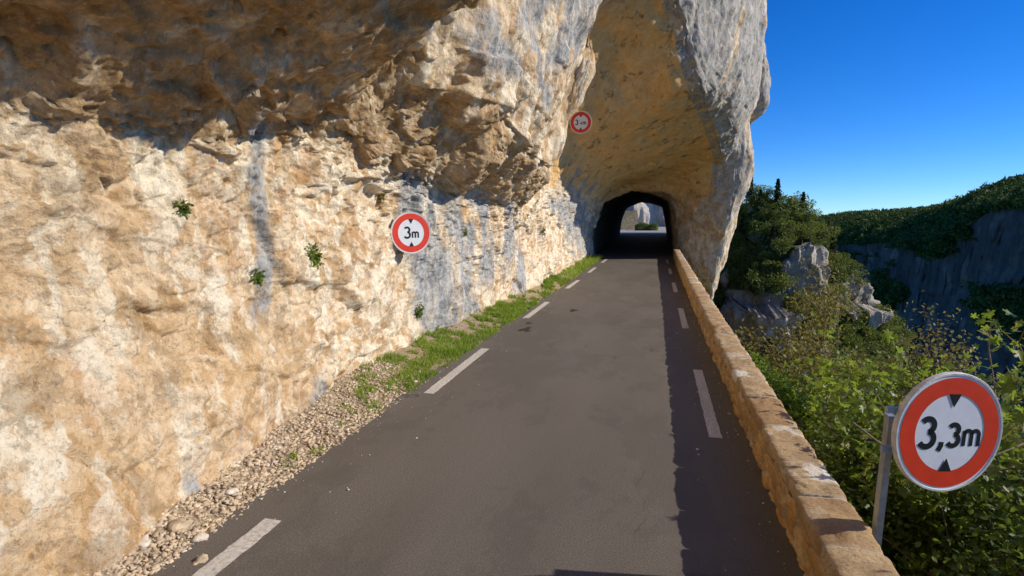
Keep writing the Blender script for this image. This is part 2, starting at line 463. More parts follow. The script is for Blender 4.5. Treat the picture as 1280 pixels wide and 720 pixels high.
RIBS = [
 (-14, [(-3.9,-.3),(-4.3,1.4),(-4.42,2.7),(-4.38,3.5),(-3.4,4.05),(-2.3,4.6),(-1.1,5.3),(-.6,7),(-.3,9),(-.5,13),(-2,20),(-12,36)]),
 (1.5, [(-3.7,-.3),(-4.25,1.4),(-4.40,2.6),(-4.38,3.4),(-3.4,3.98),(-2.3,4.62),(-1.1,5.40),(-.6,7),(-.3,9),(-.5,13),(-2,20),(-12,36)]),
 (2.9, [(-3.8,-.3),(-4.25,1.4),(-4.40,2.6),(-4.38,3.4),(-3.4,3.98),(-2.3,4.62),(-1.1,5.40),(-.6,7),(-.3,9),(-.5,13),(-2,20),(-12,36)]),
 (3.5, [(-4.0,-.3),(-4.3,1.4),(-4.42,2.6),(-4.4,3.45),(-3.4,4.05),(-2.3,4.8),(-1.1,5.62),(-.6,7),(-.3,9),(-.5,13),(-2,20),(-12,36)]),
 (4.3, [(-4.15,-.3),(-4.35,1.4),(-4.42,2.6),(-4.4,3.4),(-3.4,3.98),(-2.3,4.6),(-1.1,5.36),(-.6,7),(-.3,9),(-.5,13),(-2,20),(-12,36)]),
 (5.4, [(-4.4,-.3),(-4.4,1.4),(-4.46,2.7),(-4.42,3.6),(-3.4,4.1),(-2.3,4.85),(-1.2,5.6),(-.8,7),(-.5,9),(-.6,13),(-2,20),(-12,36)]),
 (6.3, [(-4.5,-.3),(-4.45,1.4),(-4.5,2.7),(-4.45,3.7),(-3.6,4.15),(-2.7,4.9),(-1.9,5.5),(-1.5,7),(-1.0,9),(-.9,13),(-2,20),(-12,36)]),
 (6.9, [(-4.5,-.3),(-4.5,1.4),(-4.55,2.7),(-4.5,3.6),(-4.0,4.1),(-3.6,4.6),(-3.15,5.1),(-2.9,6.2),(-2.4,8),(-1.7,12),(-2.4,20),(-12,36)]),
 (7.6, [(-4.55,-.3),(-4.55,1.4),(-4.58,2.7),(-4.5,3.5),(-4.2,3.85),(-3.9,4.2),(-3.5,4.55),(-3.15,5.6),(-2.7,7.2),(-2.1,10.5),(-2.4,20),(-12,36)]),
 (8.6, [(-4.65,-.3),(-4.6,1.4),(-4.6,2.7),(-4.5,3.45),(-4.1,3.75),(-3.7,4.2),(-3.35,4.7),(-3.0,5.7),(-2.6,7.2),(-2.05,10),(-2.3,20),(-12,36)]),
 (10., [(-4.75,-.3),(-4.65,1.4),(-4.6,2.6),(-4.45,3.4),(-4.0,3.7),(-3.55,4.15),(-3.2,4.85),(-2.75,6.0),(-2.3,7.7),(-1.85,10),(-2.0,20),(-12,36)]),
 (13., [(-4.6,-.3),(-4.5,1.3),(-4.4,2.4),(-4.3,3.1),(-3.85,3.4),(-3.4,3.75),(-2.95,4.15),(-2.5,5.5),(-2.0,7.4),(-1.55,10),(-1.6,20),(-12,36)]),
 (16., [(-4.35,-.3),(-4.25,1.3),(-4.15,2.4),(-4.0,3.0),(-3.65,3.3),(-3.3,3.65),(-3.0,4.1),(-2.5,6.9),(-1.58,8.7),(-1.0,11.5),(-1,20),(-12,36)]),
 (16.9,[(-4.3,-.3),(-4.3,1.3),(-4.25,2.5),(-4.1,3.5),(-3.9,5.6),(-2.7,9.3),(-1.0,10.3),(-.6,11.4),(-.3,13),(.0,15.5),(-.5,21),(-12,36)]),
 (18.4,[(-4.3,-.3),(-4.35,1.3),(-4.3,2.8),(-4.1,4.2),(-3.7,6.2),(-2.2,9.3),(-.0,10.5),(.5,11.5),(.9,13.3),(1.1,15.5),(.2,22),(-12,36)]),
 (20.5,[(-4.3,-.3),(-4.35,1.3),(-4.3,2.8),(-4.05,4.4),(-3.5,6.2),(-1.7,8.6),(.30,9.95),(.95,11.2),(1.5,13.3),(1.8,16),(.8,23),(-12,38)]),
 (23.5,[(-4.3,-.3),(-4.35,1.3),(-4.3,2.8),(-4.0,4.3),(-3.2,5.6),(-1.4,6.9),L_(868,105,23.5),(1.9,9.1),(2.5,11),(2.8,14),(1.6,22),(-12,40)]),
 (28.5,[(-4.3,-.3),(-4.3,1.3),(-4.25,2.8),(-3.9,4.15),(-2.8,5.3),(-.7,6.4),L_(885,150,28.5),(3.2,8.2),(3.9,10),(4.2,13.5),(2.8,21),(-12,42)]),
 (33., [(-4.35,-.3),(-4.3,1.3),(-4.2,2.7),(-3.8,3.95),(-2.5,5.15),(.2,6.0),L_(894,180,33.),(4.1,7.3),(4.9,9.4),(5.1,13.2),(3.6,20),(-12,42)]),
 (36.5,[(-4.4,-.3),(-4.35,1.3),(-4.2,2.7),(-3.75,3.9),(-2.2,5.25),(.8,5.85),L_(897,205,36.5),(4.4,6.9),(5.0,8.3),(5.6,11.0),(5.4,14.5),(-5,42)]),
 (38., [(-4.4,-.3),(-4.4,1.3),(-4.25,2.7),(-3.7,3.9),(-1.9,5.2),(1.05,5.45),L_(890,245,38.),(4.6,4.3),(5.7,6.2),(5.2,8.7),(6.3,12.2),(-3,42)]),
 (38.8,[(-4.4,-.3),(-4.4,1.3),(-4.25,2.7),(-3.7,3.9),(-1.85,5.1),(1.05,5.0),(2.9,3.3),(4.4,2.4),(5.9,5.8),(5.3,8.6),(6.5,12.3),(-3,42)]),
 (39.25,[(-4.4,-.3),(-4.4,1.3),(-4.25,2.7),(-3.6,3.8),(-1.65,4.75),(.95,4.5),(2.6,2.7),(4.35,1.5),(5.95,5.6),(5.35,8.6),(6.55,12.35),(-3,42)]),
 (39.6,[(-4.45,-.3),(-4.4,1.3),(-4.3,2.7),(-3.7,3.9),(-1.7,5.0),(1.0,4.8),(2.5,2.6),(4.3,1.0),(6.0,5.5),(5.4,8.6),(6.6,12.4),(-3,42)]),
 (40.5,[(-4.5,-.3),(-4.5,1.3),(-4.4,2.7),(-3.7,3.95),(-1.6,4.95),(1.0,4.3),(1.75,.9),(4.0,-2),(6.0,5.3),(5.4,8.6),(6.6,12.4),(-3,42)]),
 (41.5,[(-4.5,-.3),(-4.5,1.3),(-4.4,2.7),(-3.6,4.1),(-1.6,4.95),(.9,4.0),(1.5,-.3),(4.0,-3.2),(6.0,5.3),(5.4,8.6),(6.6,12.4),(-3,42)]),
 (54., [(-4.5,-.1),(-4.4,1.6),(-4.1,3.1),(-3.2,4.4),(-1.3,5.0),(.6,4.0),(1.4,0),(3.4,-3.2),(5.4,1.6),(6.6,8.5),(5.8,16.2),(-12,42)]),
 (66., [(-4.2,.2),(-4.0,2.0),(-3.8,3.0),(-3.3,4.0),(-1.6,4.65),(.7,4.0),(1.4,.3),(3.4,-3.2),(5.4,1.6),(6.6,8.5),(5.8,16.2),(-12,42)]),
]

def pchip(x, y, xq):
    h = np.diff(x)[:, None]; d = np.diff(y, axis=0) / h
    m = np.zeros_like(y)
    m[1:-1] = np.where(d[:-1] * d[1:] > 0, 2 * d[:-1] * d[1:] / np.where(d[:-1] + d[1:] == 0, 1, d[:-1] + d[1:]), 0)
    m[0] = d[0]; m[-1] = d[-1]
    i = np.clip(np.searchsorted(x, xq) - 1, 0, len(x) - 2)
    t = ((xq - x[i]) / (x[i + 1] - x[i]))[:, None]
    hh = h[i]
    return ((1 + 2 * t) * (1 - t) ** 2 * y[i] + t * (1 - t) ** 2 * hh * m[i]
            + t * t * (3 - 2 * t) * y[i + 1] + t * t * (t - 1) * hh * m[i + 1])

def smooth_rows(A, n):
    for _ in range(n):
        B = A.copy()
        B[1:-1] = .25 * A[:-2] + .5 * A[1:-1] + .25 * A[2:]
        A = B
    return A

def build_cliff():
    ys = [-14.]
    while ys[-1] < 66:
        y = ys[-1]
        if y < 1.8: d = .16
        elif y < 41.5:
            d = .0046 * max(y, 2.6)
            if 15.6 < y < 18.6: d *= .4
            if y > 33: d *= .45
        else: d = .22
        ys.append(y + d)
    ys = np.array(ys)
    nc = len(ys)
    ry = np.array([r[0] for r in RIBS], float)
    rp = np.array([r[1] for r in RIBS], float)              # ribs x 12 x 2
    C = pchip(ry, rp.reshape(len(ry), -1), ys).reshape(nc, 12, 2)
    seg = [75, 85, 62, 52, 52, 52, 44, 48, 48, 34, 12]
    nr = sum(seg) + 1
    # chord position of each row, Catmull-Rom through the twelve points
    rows = []
    for k, n in enumerate(seg):
        p0, p1, p2, p3 = C[:, max(k - 1, 0)], C[:, k], C[:, k + 1], C[:, min(k + 2, 11)]
        for j in range(n + (k == len(seg) - 1)):
            t = j / n
            lin = p1 * (1 - t) + p2 * t
            cr = .5 * ((2 * p1) + (-p0 + p2) * t + (2 * p0 - 5 * p1 + 4 * p2 - p3) * t * t + (-p0 + 3 * p1 - 3 * p2 + p3) * t ** 3)
            w = .35 if k >= 4 and k <= 7 else .6
            rows.append(lin * (1 - w) + cr * w)
    G = np.zeros((nr, nc, 3))
    R = np.array(rows)
    G[:, :, 0] = R[:, :, 0]; G[:, :, 2] = R[:, :, 1]; G[:, :, 1] = ys[None, :]
    rowid = np.repeat(np.arange(nr)[:, None], nc, 1)
    G = smooth_rows(G, 5)
    def normals(G):
        du = np.gradient(G, axis=0); dv = np.gradient(G, axis=1)
        n = np.cross(dv, du)
        n /= np.linalg.norm(n, axis=2)[:, :, None] + 1e-9
        return n
    N = normals(G)
    # wall row 40 must face +X
    if N[60, nc // 4, 0] < 0: N = -N
    P = G.reshape(-1, 3); n = N.reshape(-1, 3)
    rr = rowid.ravel()
    lip = seg[0] + seg[1] + seg[2] + seg[3] + seg[4] + seg[5]
    wtop = seg[0] + seg[1] + seg[2]
    inner = sstep(40.5, 44, P[:, 1])
    # large swells
    d = .34 * fbm(P * np.array([.42, .38, .34]), 3) * (1 - .5 * inner)
    P = P + n * d[:, None]
    # lip jaggedness
    jag = np.exp(-((rr - lip) / 26.) ** 2) * (1 - inner)
    P = P + n * (jag * .20 * fbm(P * 1.5 + 4, 4))[:, None]
    wp = P + .16 * np.stack([fbm(P * 1.7 + k * 31, 3) for k in range(3)], 1)
    lean = np.array([1, 1, 1])
    zone = sstep(6.3, 8.0, P[:, 1]) * sstep(17.6, 16.2, P[:, 1]) * sstep(2.9, 3.8, P[:, 2])
    b0, e0, c0 = blocks(wp * np.array([1, 1, 1]) + 2.3, (2.3, 2.6, 1.7), .7)
    P = P + n * (zone * .34 * b0 * (rr < lip + 30) + zone * .16 * b0 * (rr >= lip + 30))[:, None]
    b1, e1, c1 = blocks(wp, (1.15, 1.35, 1.0), .55, 45.)
    b2, e2, c2 = blocks(wp + 7, (.40, .46, .36), .6, 60.)
    b3, e3, c3 = blocks(wp + .03 * np.stack([fbm(P * 9 + k * 31, 2) for k in range(3)], 1) + 3, (.135, .15, .125), .7, 50.)
    # where the rock is hackly and where it is a smooth skin
    hk = fbm(P * .55 + 12, 3)
    upper = sstep(1.6, 3.2, P[:, 2]) * (rr < wtop + 40)
    rough = np.clip(.44 + .95 * hk + .46 * upper, .24, 1.25)
    dist = np.clip(np.linalg.norm(P - CAMP, axis=1), 3, 60)
    vaultm = sstep(17.0, 19.5, P[:, 1]) * (rr > wtop - 20) * (rr < lip + 6) * (1 - sstep(38.5, 44, P[:, 1]) * .0)
    vis = 1 - .55 * vaultm
    outer = (rr > lip).astype(float)
    rough = rough * (1 - (.45 + .3 * (P[:, 1] > 22)) * sstep(lip + 6, lip + 30, rr))
    d = .17 * b1 * (.4 + .6 * rough) + .10 * b2 * rough + .050 * b3 * rough
    d = d - .03 * np.exp(-e2 / .05) * np.clip(hk + .25, 0, 1)
    d = d + .060 * ridged(P * np.array([1.5, 1.8, .75]), 4) * (1 - .4 * outer)
    d = d + .030 * fbm(P * 6.5, 4) + .030 * np.minimum(fbm(P * np.array([2.6, 2.6, 3.4]) + 50, 3), .12)
    d = d - .055 * np.exp(-e1 / .022) * sstep(.02, .14, fbm(P * .9 + 71, 3)) * (rr < lip)
    mouth = sstep(37.8, 38.9, P[:, 1]) * sstep(42.5, 40.5, P[:, 1]) * (rr > 120) * (rr < lip + 6)
    bm, _em, _cm = blocks(wp * 1.0 + 19, (.75, .8, .7), .8)
    d = d + mouth * (.26 * bm + .10 * ridged(P * 1.3, 3))
    # broken ledges: every step juts out over the one below
    for (fq, am, sd_, th) in ((1.7, .080, 3, -.02), (4.2, .045, 23, -.10), (8.5, .018, 43, -.05)):
        w_ = fbm(P * np.array([1.4, 1.1, .9]) + sd_, 4) * 1.5
        saw = (P[:, 2] * fq + w_ * fq * .5 + P[:, 1] * .25) % 1.0
        mk = sstep(th, th + .16, fbm(P * 1.15 + sd_ * 3, 4)) * (rr < wtop + 10)
        d = d + am * mk * (saw - .5) * (.6 + .4 * rough)
    # vertical runnels on the outer nose and grey flutes
    d = d + outer * .16 * ridged(P * np.array([1.1, 1.5, .30]) + 5, 3)
    d = d * vis * (1 - .45 * inner)
    P2 = P + n * d[:, None]
    # keep the foot of the wall off the road
    P2[:, 0] = np.where((rr < 30) & (P2[:, 0] > -3.72), -3.72, P2[:, 0])
    # ---- stains, placed on the rock
    px, py, f = proj(P2)
    inview = (f > .5) & (P2[:, 1] < 41)
    pos = P2
    wob = fbm(P2 * np.array([1, 1, .5]) * 1.3 + 40, 4)
    def band(x0, y0, x1, y1, w0, w1):
        t = np.clip((py - y0) / (y1 - y0), 0, 1)
        xc = x0 + (x1 - x0) * t; w = w0 + (w1 - w0) * t
        inside = sstep(-26, 6, py - y0) * sstep(-22, 10, y1 - py)
        return inside * sstep(1.15, .6, np.abs(px + wob * 22 - xc) / w)
    low = rr <= wtop + 30
    grey = np.zeros(len(P2))
    for bnd in [(318, 150, 330, 390, 15, 13), (512, 205, 555, 432, 23, 33), (558, 205, 590, 392, 17, 14), (600, 225, 612, 350, 12, 8), (630, 240, 640, 330, 7, 6),
                (398, 485, 404, 510, 12, 13), (640, 300, 650, 365, 8, 8), (240, 604, 246, 622, 12, 14),
                (700, 255, 735, 320, 12, 9), (715, 245, 745, 300, 8, 8)]:
        grey = np.maximum(grey, band(*bnd) * low * inview)
    up = (rr > lip - 6)
    butt = up & (P2[:, 1] < 18.6)
    for bnd in [(600, 20, 640, 90, 26, 16), (585, 40, 620, 85, 20, 14), (735, -40, 700, 80, 34, 16), (690, -30, 660, 30, 26, 18), (560, -30, 535, 40, 12, 8), (655, 20, 690, 130, 6, 6)]:
        grey = np.maximum(grey, band(*bnd) * butt * inview)
    nose = up & (P2[:, 1] > 19.3)
    flute = fbm(P2 * np.array([.9, .9, .16]) + 60, 4)
    gn = sstep(-.10, .22, flute + .10 * (P2[:, 2] - 6) / 6 + .24) * nose * sstep(-4, 9, P2[:, 2])
    grey = np.maximum(grey, gn * .92)
    grey = np.maximum(grey, .8 * sstep(.12, .3, flute) * (P2[:, 1] > 22) * low * sstep(20, 26, P2[:, 1]))
    pale = np.clip(.15 + 1.2 * fbm(P2 * .5 + 80, 3), 0, 1)
    pale = np.maximum(pale, .75 * sstep(260, 420, px) * sstep(60, 140, py) * (low & inview) * (px < 760))
    pale = np.where(nose, np.maximum(pale, .75), pale)
    pale = np.where(butt, np.maximum(pale, .35), pale)
    low_or = sstep(300, 420, py) * sstep(460, 300, px) * inview
    pale = pale * (1 - .75 * low_or)
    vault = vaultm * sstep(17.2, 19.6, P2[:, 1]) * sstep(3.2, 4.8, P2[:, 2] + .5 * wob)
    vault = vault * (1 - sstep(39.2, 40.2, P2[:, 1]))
    tunnel_shade = sstep(39.0, 42.5, P2[:, 1] + .6 * wob) * (rr < lip + 4)  # painted darkness, growing into the bore
    skin = sstep(wtop - 8, wtop + 12, rr + 14 * wob) * sstep(lip + 6, lip - 22, rr + 20 * wob) * sstep(17, 15.5, P2[:, 1])  # underside mask: brown rock plus painted shade
    me = mesh_np('cliff', P2, grid_faces(nr, nc), M['rock'], dict(tunnel_shade=tunnel_shade, skin=skin, facet=.5 * c2 + .5 * c3, grey=np.clip(grey, 0, 1), pale=np.clip(pale, 0, 1), vault=np.clip(vault, 0, 1)), smooth=False)
    o = link('cliff', me)
    tag(o, 'tall overhanging tan limestone cliff with the road vault and tunnel cut through it', 'cliff', kind='structure')
    return P2.reshape(nr, nc, 3), ys

CLIFF, CYS = build_cliff()

def wall_x(y, z):
    """surface x of the lower left wall at (y, z)"""
    c = int(np.argmin(np.abs(CYS - y)))
    col = CLIFF[:235, c]
    return float(col[np.argmin(np.abs(col[:, 2] - z)), 0])

# ------------------------------------------------------------------ ground, road, verge
def road_z(y):
    return .9 * sstep(40., 68., np.asarray(y, float))

def build_road():
    ys = np.concatenate([np.arange(-14, 40, .5), np.arange(40, 84, 1.)])
    xs = np.array([-3.62, -3.3, -2.4, -1.2, 0, .9, 1.2, 1.52])
    V = []
    for y in ys:
        for k, x in enumerate(xs):
            xx = x
            if k == 0 and y > 39.6: xx = -4.9
            elif k == 0: xx = -3.50 - .10 * sstep(3., 8., y) + .05 * math.sin(y * 1.3) + .035 * math.sin(y * 4.1 + 1) + .12 * sstep(14., 22., y)
            z = road_z(y) + .035 * (1 - ((x + 1.1) / 2.6) ** 2) * 0
            V.append((xx, y, z))
    me = mesh_np('road', V, grid_faces(len(ys), len(xs), True), M['asphalt'], smooth=True)
    road = link('road', me)
    tag(road, 'narrow dark asphalt mountain road with dashed white edge lines', 'road', kind='structure')
    rr = random.Random(3)
    def dash(y0, y1, x0, x1, w):
        n = max(3, int((y1 - y0) / .06)); 
        V = []
        for i in range(n + 1):
            t = i / n; y = y0 + (y1 - y0) * t; x = x0 + (x1 - x0) * t
            j = rr.uniform(-.006, .006)
            V += [(x - w / 2 + j, y, float(road_z(y)) + .004), (x + w / 2 + rr.uniform(-.006, .006), y, float(road_z(y)) + .004)]
        link('edge_dash', mesh_np('edge_dash', V, grid_faces(n + 1, 2, True), M['paint']), road)
    y0 = .8 - 6.55
    while y0 < 38:
        def lx(y): return float(np.interp(y, [0, 4, 9, 16, 24, 38], [-3.1, -3.15, -3.28, -3.28, -3.17, -3.10]))
        dash(y0, y0 + 2.98, lx(y0), lx(y0 + 2.98), .17)
        y0 += 6.56
    y0 = -.2
    while y0 < 38:
        dash(y0, y0 + 3.1, .775, .785, .15)
        y0 += 6.88
    # dark patches of old oil
    for (px, py, s) in [(657, 412, 1.0), (661, 404, .5), (717, 388, .8), (630, 403, .4)]:
        c = onz(px, py)
        V = [(c[0], c[1], .006)]; n = 22
        for k in range(n):
            a = 2 * math.pi * k / n; q = s * (.8 + .3 * math.sin(3 * a + px) + .15 * rr.uniform(-1, 1))
            V.append((c[0] + .16 * q * math.cos(a), c[1] + .30 * q * math.sin(a), .006))
        link('oil_stain', mesh_np('oil_stain', V, [(0, k + 1, (k + 1) % n + 1) for k in range(n)], M['stain']), road)
    return road
build_road()

def build_verge():
    ys = np.arange(-14, 41, .12); ts = np.linspace(0, 1, 14)
    V = []
    for y in ys:
        w = wall_x(y, .12) - .25
        e = -3.48
        V += [(e + (w - e) * t, y, -.02 + .05 * t + .22 * t * t) for t in ts]
    V = np.array(V)
    V[:, 2] += .05 * fbm(V * 2.2, 3) * np.tile(np.clip(ts * 3, 0, 1), len(ys))
    o = link('verge', mesh_np('verge', V, grid_faces(len(ys), len(ts)), M['verge'], smooth=True))
    tag(o, 'narrow gravel verge between road edge and foot of the cliff', 'verge', kind='structure')
    return V.reshape(len(ys), len(ts), 3), ys
VERGE, VYS = build_verge()

def verge_z(x, y):
    r = VERGE[int(np.clip(np.searchsorted(VYS, y), 0, len(VYS) - 1))]
    return float(np.interp(-x, -r[:, 0], r[:, 2]))

def gorge_z(x, y):
    x = np.asarray(x, float); y = np.asarray(y, float)
    q = np.maximum(x - 1.45, 0)
    st = sstep(13., 22., y)
    return -.35 - (.75 + 1.6 * st) * q - .014 * q * q * (1 - st) + .5 * np.sin(y * .21 + x * .3) * np.clip(q / 5, 0, 1)

def build_terrain():
    xs = 1.36 + 75 * np.linspace(0, 1, 90) ** 1.8; ys = np.concatenate([np.arange(-25, 60, .8), np.arange(60, 140, 3.)])
    X, Y = np.meshgrid(xs, ys)
    P = np.stack([X.ravel(), Y.ravel(), gorge_z(X, Y).ravel()], 1)
    P[:, 2] += fbm(P * np.array([.25, .25, 0]), 4) * np.clip((P[:, 0] - 1.6) / 3, 0, 1) * 1.2
    P[:, 2] = np.maximum(P[:, 2], -118)
    o = link('gorge_slope', mesh_np('gorge_slope', P, grid_faces(len(ys), len(xs)), M['soil'], smooth=True))
    tag(o, 'steep soil slope falling from the road into the gorge', 'slope', kind='structure')
    s = 4500
    o = link('ground', mesh_np('ground', [(-s, -s, -120), (s, -s, -120), (s, s, -120), (-s, s, -120)], [(0, 1, 2, 3)], M['valley']))
    tag(o, 'wooded valley floor deep below the road', 'ground', kind='structure')
build_terrain()

# ------------------------------------------------------------------ parapet
def build_parapet():
    root = empty('stone_parapet', (1.28, 2, 0))
    tag(root, 'low masonry parapet with rough coping along the drop side of the road', 'wall')
    inv = Vector(root.location)
    ys = [-6.]
    while ys[-1] < 39.3: ys.append(ys[-1] + (.05 if ys[-1] < 1.5 else .0042 * max(ys[-1], 4)))
    ys = np.array(ys)
    def xo(y): return np.interp(y, [-6, 0, 5, 10, 25, 40], [0, 0, .01, .01, .05, .12])
    prof = []
    for k in range(34): prof.append((1.125 - .01 * k / 33, -.08 + .47 * k / 33))
    for k in range(1, 12): prof.append((1.115 + .33 * k / 11, .39))
    for k in range(1, 26): prof.append((1.445 + .02 * k / 25, .39 - 1.4 * k / 25))
    prof = np.array(prof)
    def zo(y): return np.interp(y, [8, 20, 34], [0, .03, .12])
    nr, nc = len(prof), len(ys)
    G = np.zeros((nr, nc, 3)); G[:, :, 0] = prof[:, 0][:, None] + xo(ys)[None]; G[:, :, 2] = prof[:, 1][:, None] + zo(ys)[None] * np.clip(prof[:, 1] / .39, 0, 1)[:, None]; G[:, :, 1] = ys
    du = np.gradient(G, axis=0); dv = np.gradient(G, axis=1)
    n = np.cross(dv, du); n /= np.linalg.norm(n, axis=2)[:, :, None] + 1e-9
    if n[5, 5, 0] > 0: n = -n
    P = G.reshape(-1, 3); n = n.reshape(-1, 3)
    wp = P + .03 * np.stack([fbm(P * 6 + k * 9, 2) for k in range(3)], 1)
    F1, F2, r, off = cells(wp / np.array([.5, .30, .17]))
    e = F2 - F1
    d = .045 * (1 - np.exp(-e / .12)) + .035 * (r[:, 6] - .5) + .014 * fbm(P * 14, 3) - .03
    P = P + n * d[:, None]
    me = mesh_np('masonry', P - np.array(inv), grid_faces(nr, nc), M['masonry'], dict(joint=np.exp(-(e / .09) ** 2), facet=r[:, 7]))
    link('masonry', me, root)
    rr = random.Random(8)
    y = -4.0
    while y < 39.0:
        ln = rr.uniform(.42, .95)
        if y + ln > 39.2: ln = 39.2 - y
        if ln < .15: break
        yc = y + ln / 2
        dy = .022 if yc < 12 else .06
        na = max(6, int(ln / dy)); pr = []
        w, h = .185 + rr.uniform(-.012, .014), .125 + rr.uniform(-.006, .006)
        # closed section: rounded block
        sec = []
        nn = 40 if yc < 12 else 20
        for k in range(nn):
            a = 2 * math.pi * k / nn
            c, s = math.cos(a), math.sin(a)
            q = (abs(c) ** 7 + abs(s) ** 7) ** (-1 / 7)
            sec.append((w * c * q, h / 2 * s * q))
        tilt = rr.uniform(-.02, .02); lift = rr.uniform(-.004, .004)
        V = []; mo = []
        for i in range(na + 1):
            t = i / na
            em = 1 - .07 * max(0, abs(2 * t - 1) - (1 - .10 / ln)) / (.10 / ln)
            yy = y + .008 + (ln - .016) * t
            for (sx, sz) in sec:
                V.append((1.285 + float(xo(yc)) + sx * em, yy, .448 + float(zo(yc)) + lift + (sz + tilt * sx) * em + .008 * (1 - (sx / w) ** 2) * (sz > 0)))
                mo.append(1.0 if (i == 0 or i == na) else 0.0)
        V = np.array(V)
        cen = np.array([1.285 + float(xo(yc)), 0, .448 + float(zo(yc))])
        nv = V - cen; nv[:, 1] = 0; nv[:, 0] *= .5; nv /= np.linalg.norm(nv, axis=1)[:, None] + 1e-9
        bb, ee, _q = blocks(V + 5, (.16, .2, .1), .6)
        V = V + nv * (.016 * bb + .016 * fbm(V * 7, 3) + .007 * fbm(V * 30, 2))[:, None]
        m = len(sec)
        F = []
        for i in range(na):
            for k in range(m):
                F.append((i * m + k, i * m + (k + 1) % m, (i + 1) * m + (k + 1) % m, (i + 1) * m + k))
        # end caps as quads fans towards the middle
        V = np.concatenate([V, [V[:m].mean(0), V[-m:].mean(0)]]); mo += [1, 1]
        for k in range(0, m, 2):
            F.append((len(V) - 2, (k + 2) % m, k + 1, k)); F.append((len(V) - 1, na * m + k, na * m + k + 1, na * m + (k + 2) % m))
        me = mesh_np('coping_stone', V - np.array(inv), F, M['coping'], dict(mortar=np.array(mo)), smooth=yc > 14)
        link('coping_stone', me, root)
        y += ln
build_parapet()

# ------------------------------------------------------------------ signs
def ribbon(mb, pts, w, z0, z1):
    """flat stroke with round ends in the (x, y) sign plane, from depth z0 to z1"""
    pts = [Vector((p[0], p[1])) for p in pts]
    left, right = [], []
    for i, p in enumerate(pts):
        d = (pts[min(i + 1, len(pts) - 1)] - pts[max(i - 1, 0)]).normalized()
        nn = Vector((-d.y, d.x))
        left.append(p + nn * w / 2); right.append(p - nn * w / 2)
    v = []; f = []
    for a, b in zip(left, right):
        v += [(a.x, a.y, z1), (b.x, b.y, z1), (a.x, a.y, z0), (b.x, b.y, z0)]
    for i in range(len(pts) - 1):
        o = i * 4; q = o + 4
        f += [(o, o + 1, q + 1, q), (o + 2, o, q, q + 2), (o + 1, o + 3, q + 3, q + 1)]
    e = (len(pts) - 1) * 4
    f += [(0, 2, 3, 1), (e, e + 1, e + 3, e + 2)]
    mb.add(v, f)

def arc(cx, cy, rx, ry, a0, a1, n=14):
    return [(cx + rx * math.cos(math.radians(a0 + (a1 - a0) * k / n)), cy + ry * math.sin(math.radians(a0 + (a1 - a0) * k / n))) for k in range(n + 1)]

def glyph(ch, x, y, h, w):
    """strokes of one character, lower left at (x, y), height h"""
    if ch == '3':
        r1, r2 = h * .235, h * .275
        return [arc(x + h * .27, y + h - r1, r1 * 1.05, r1, 150, -80) + arc(x + h * .27, y + r2, r2 * 1.05, r2, 80, -150)], .56 * h
    if ch == '4':
        return [[(x + h * .40, y), (x + h * .40, y + h), (x + h * .03, y + h * .28), (x + h * .56, y + h * .28)]], .6 * h
    if ch == 'm':
        r = h * .27
        a = [(x, y), (x, y + h)]
        b = [(x, y + h - r)] + arc(x + r, y + h - r, r, r, 180, 0) + [(x + 2 * r, y)]
        c = [(x + 2 * r, y + h - r)] + arc(x + 3 * r, y + h - r, r, r, 180, 0) + [(x + 4 * r, y)]
        return [a, b, c], 4 * r
    if ch == ',':
        return [[(x + h * .06, y + h * .16), (x + h * .05, y), (x - h * .06, y - h * .22)]], .1 * h

def make_sign(loc, rad, normal, text, label, roll=0.0, wear=0):
    root = empty('height_limit_sign', loc)
    tag(root, label, 'sign', 'round height limit signs')
    n = Vector(normal).normalized()
    xa = Vector((0, 0, 1)).cross(n).normalized(); ya = n.cross(xa)
    m = Matrix((xa, ya, n)).transposed().to_4x4() @ Matrix.Rotation(roll, 4, 'Z')
    root.rotation_euler = m.to_euler()
    N = 72
    def lathe(prof, name, mat):
        mb = MB(); v = []; f = []
        for (r, z) in prof:
            for k in range(N): v.append((r * math.cos(2 * math.pi * k / N), r * math.sin(2 * math.pi * k / N), z))
        for i in range(len(prof) - 1):
            for k in range(N): f.append((i * N + k, i * N + (k + 1) % N, (i + 1) * N + (k + 1) % N, (i + 1) * N + k))
        mb.add(v, f)
        return mb.build(name, mat, root)
    # dished panel with a folded rim
    p = lathe([(rad * .002, -.003), (rad * .985, -.003), (rad * .985, -.032), (rad, -.032), (rad * 1.0, .003), (rad * .985, .005), (rad * .965, 0), (rad * .002, 0)], 'panel', M['white'])
    lathe([(rad * .93, .0035), (rad * .655, .0035)], 'red_ring', M['red'])
    lathe([(rad * 1.003, -.034), (rad * 1.012, -.030), (rad * 1.012, .002), (rad * 1.003, .006), (rad * .972, .0055)], 'rim', M['rim'])
    for s in (1, -1):
        mb = MB()
        y0 = s * rad * .655; y1 = s * rad * .43
        mb.add([(-rad * .12, y0, .0045), (rad * .12, y0, .0045), (0, y1, .0045)], [(0, 1, 2)] if s < 0 else [(0, 2, 1)])
        mb.build('arrowhead', M['black'], root)
    for (ch, x, y, h, w) in text:
        st, adv = glyph(ch, x * rad, y * rad, h * rad, w * rad)
        mb = MB()
        for s_ in st: ribbon(mb, s_, w * rad, .0003, .0026)
        mb.build({'3': 'numeral', '4': 'numeral', 'm': 'letter', ',': 'comma'}[ch], M['black'], root)
    return root, m

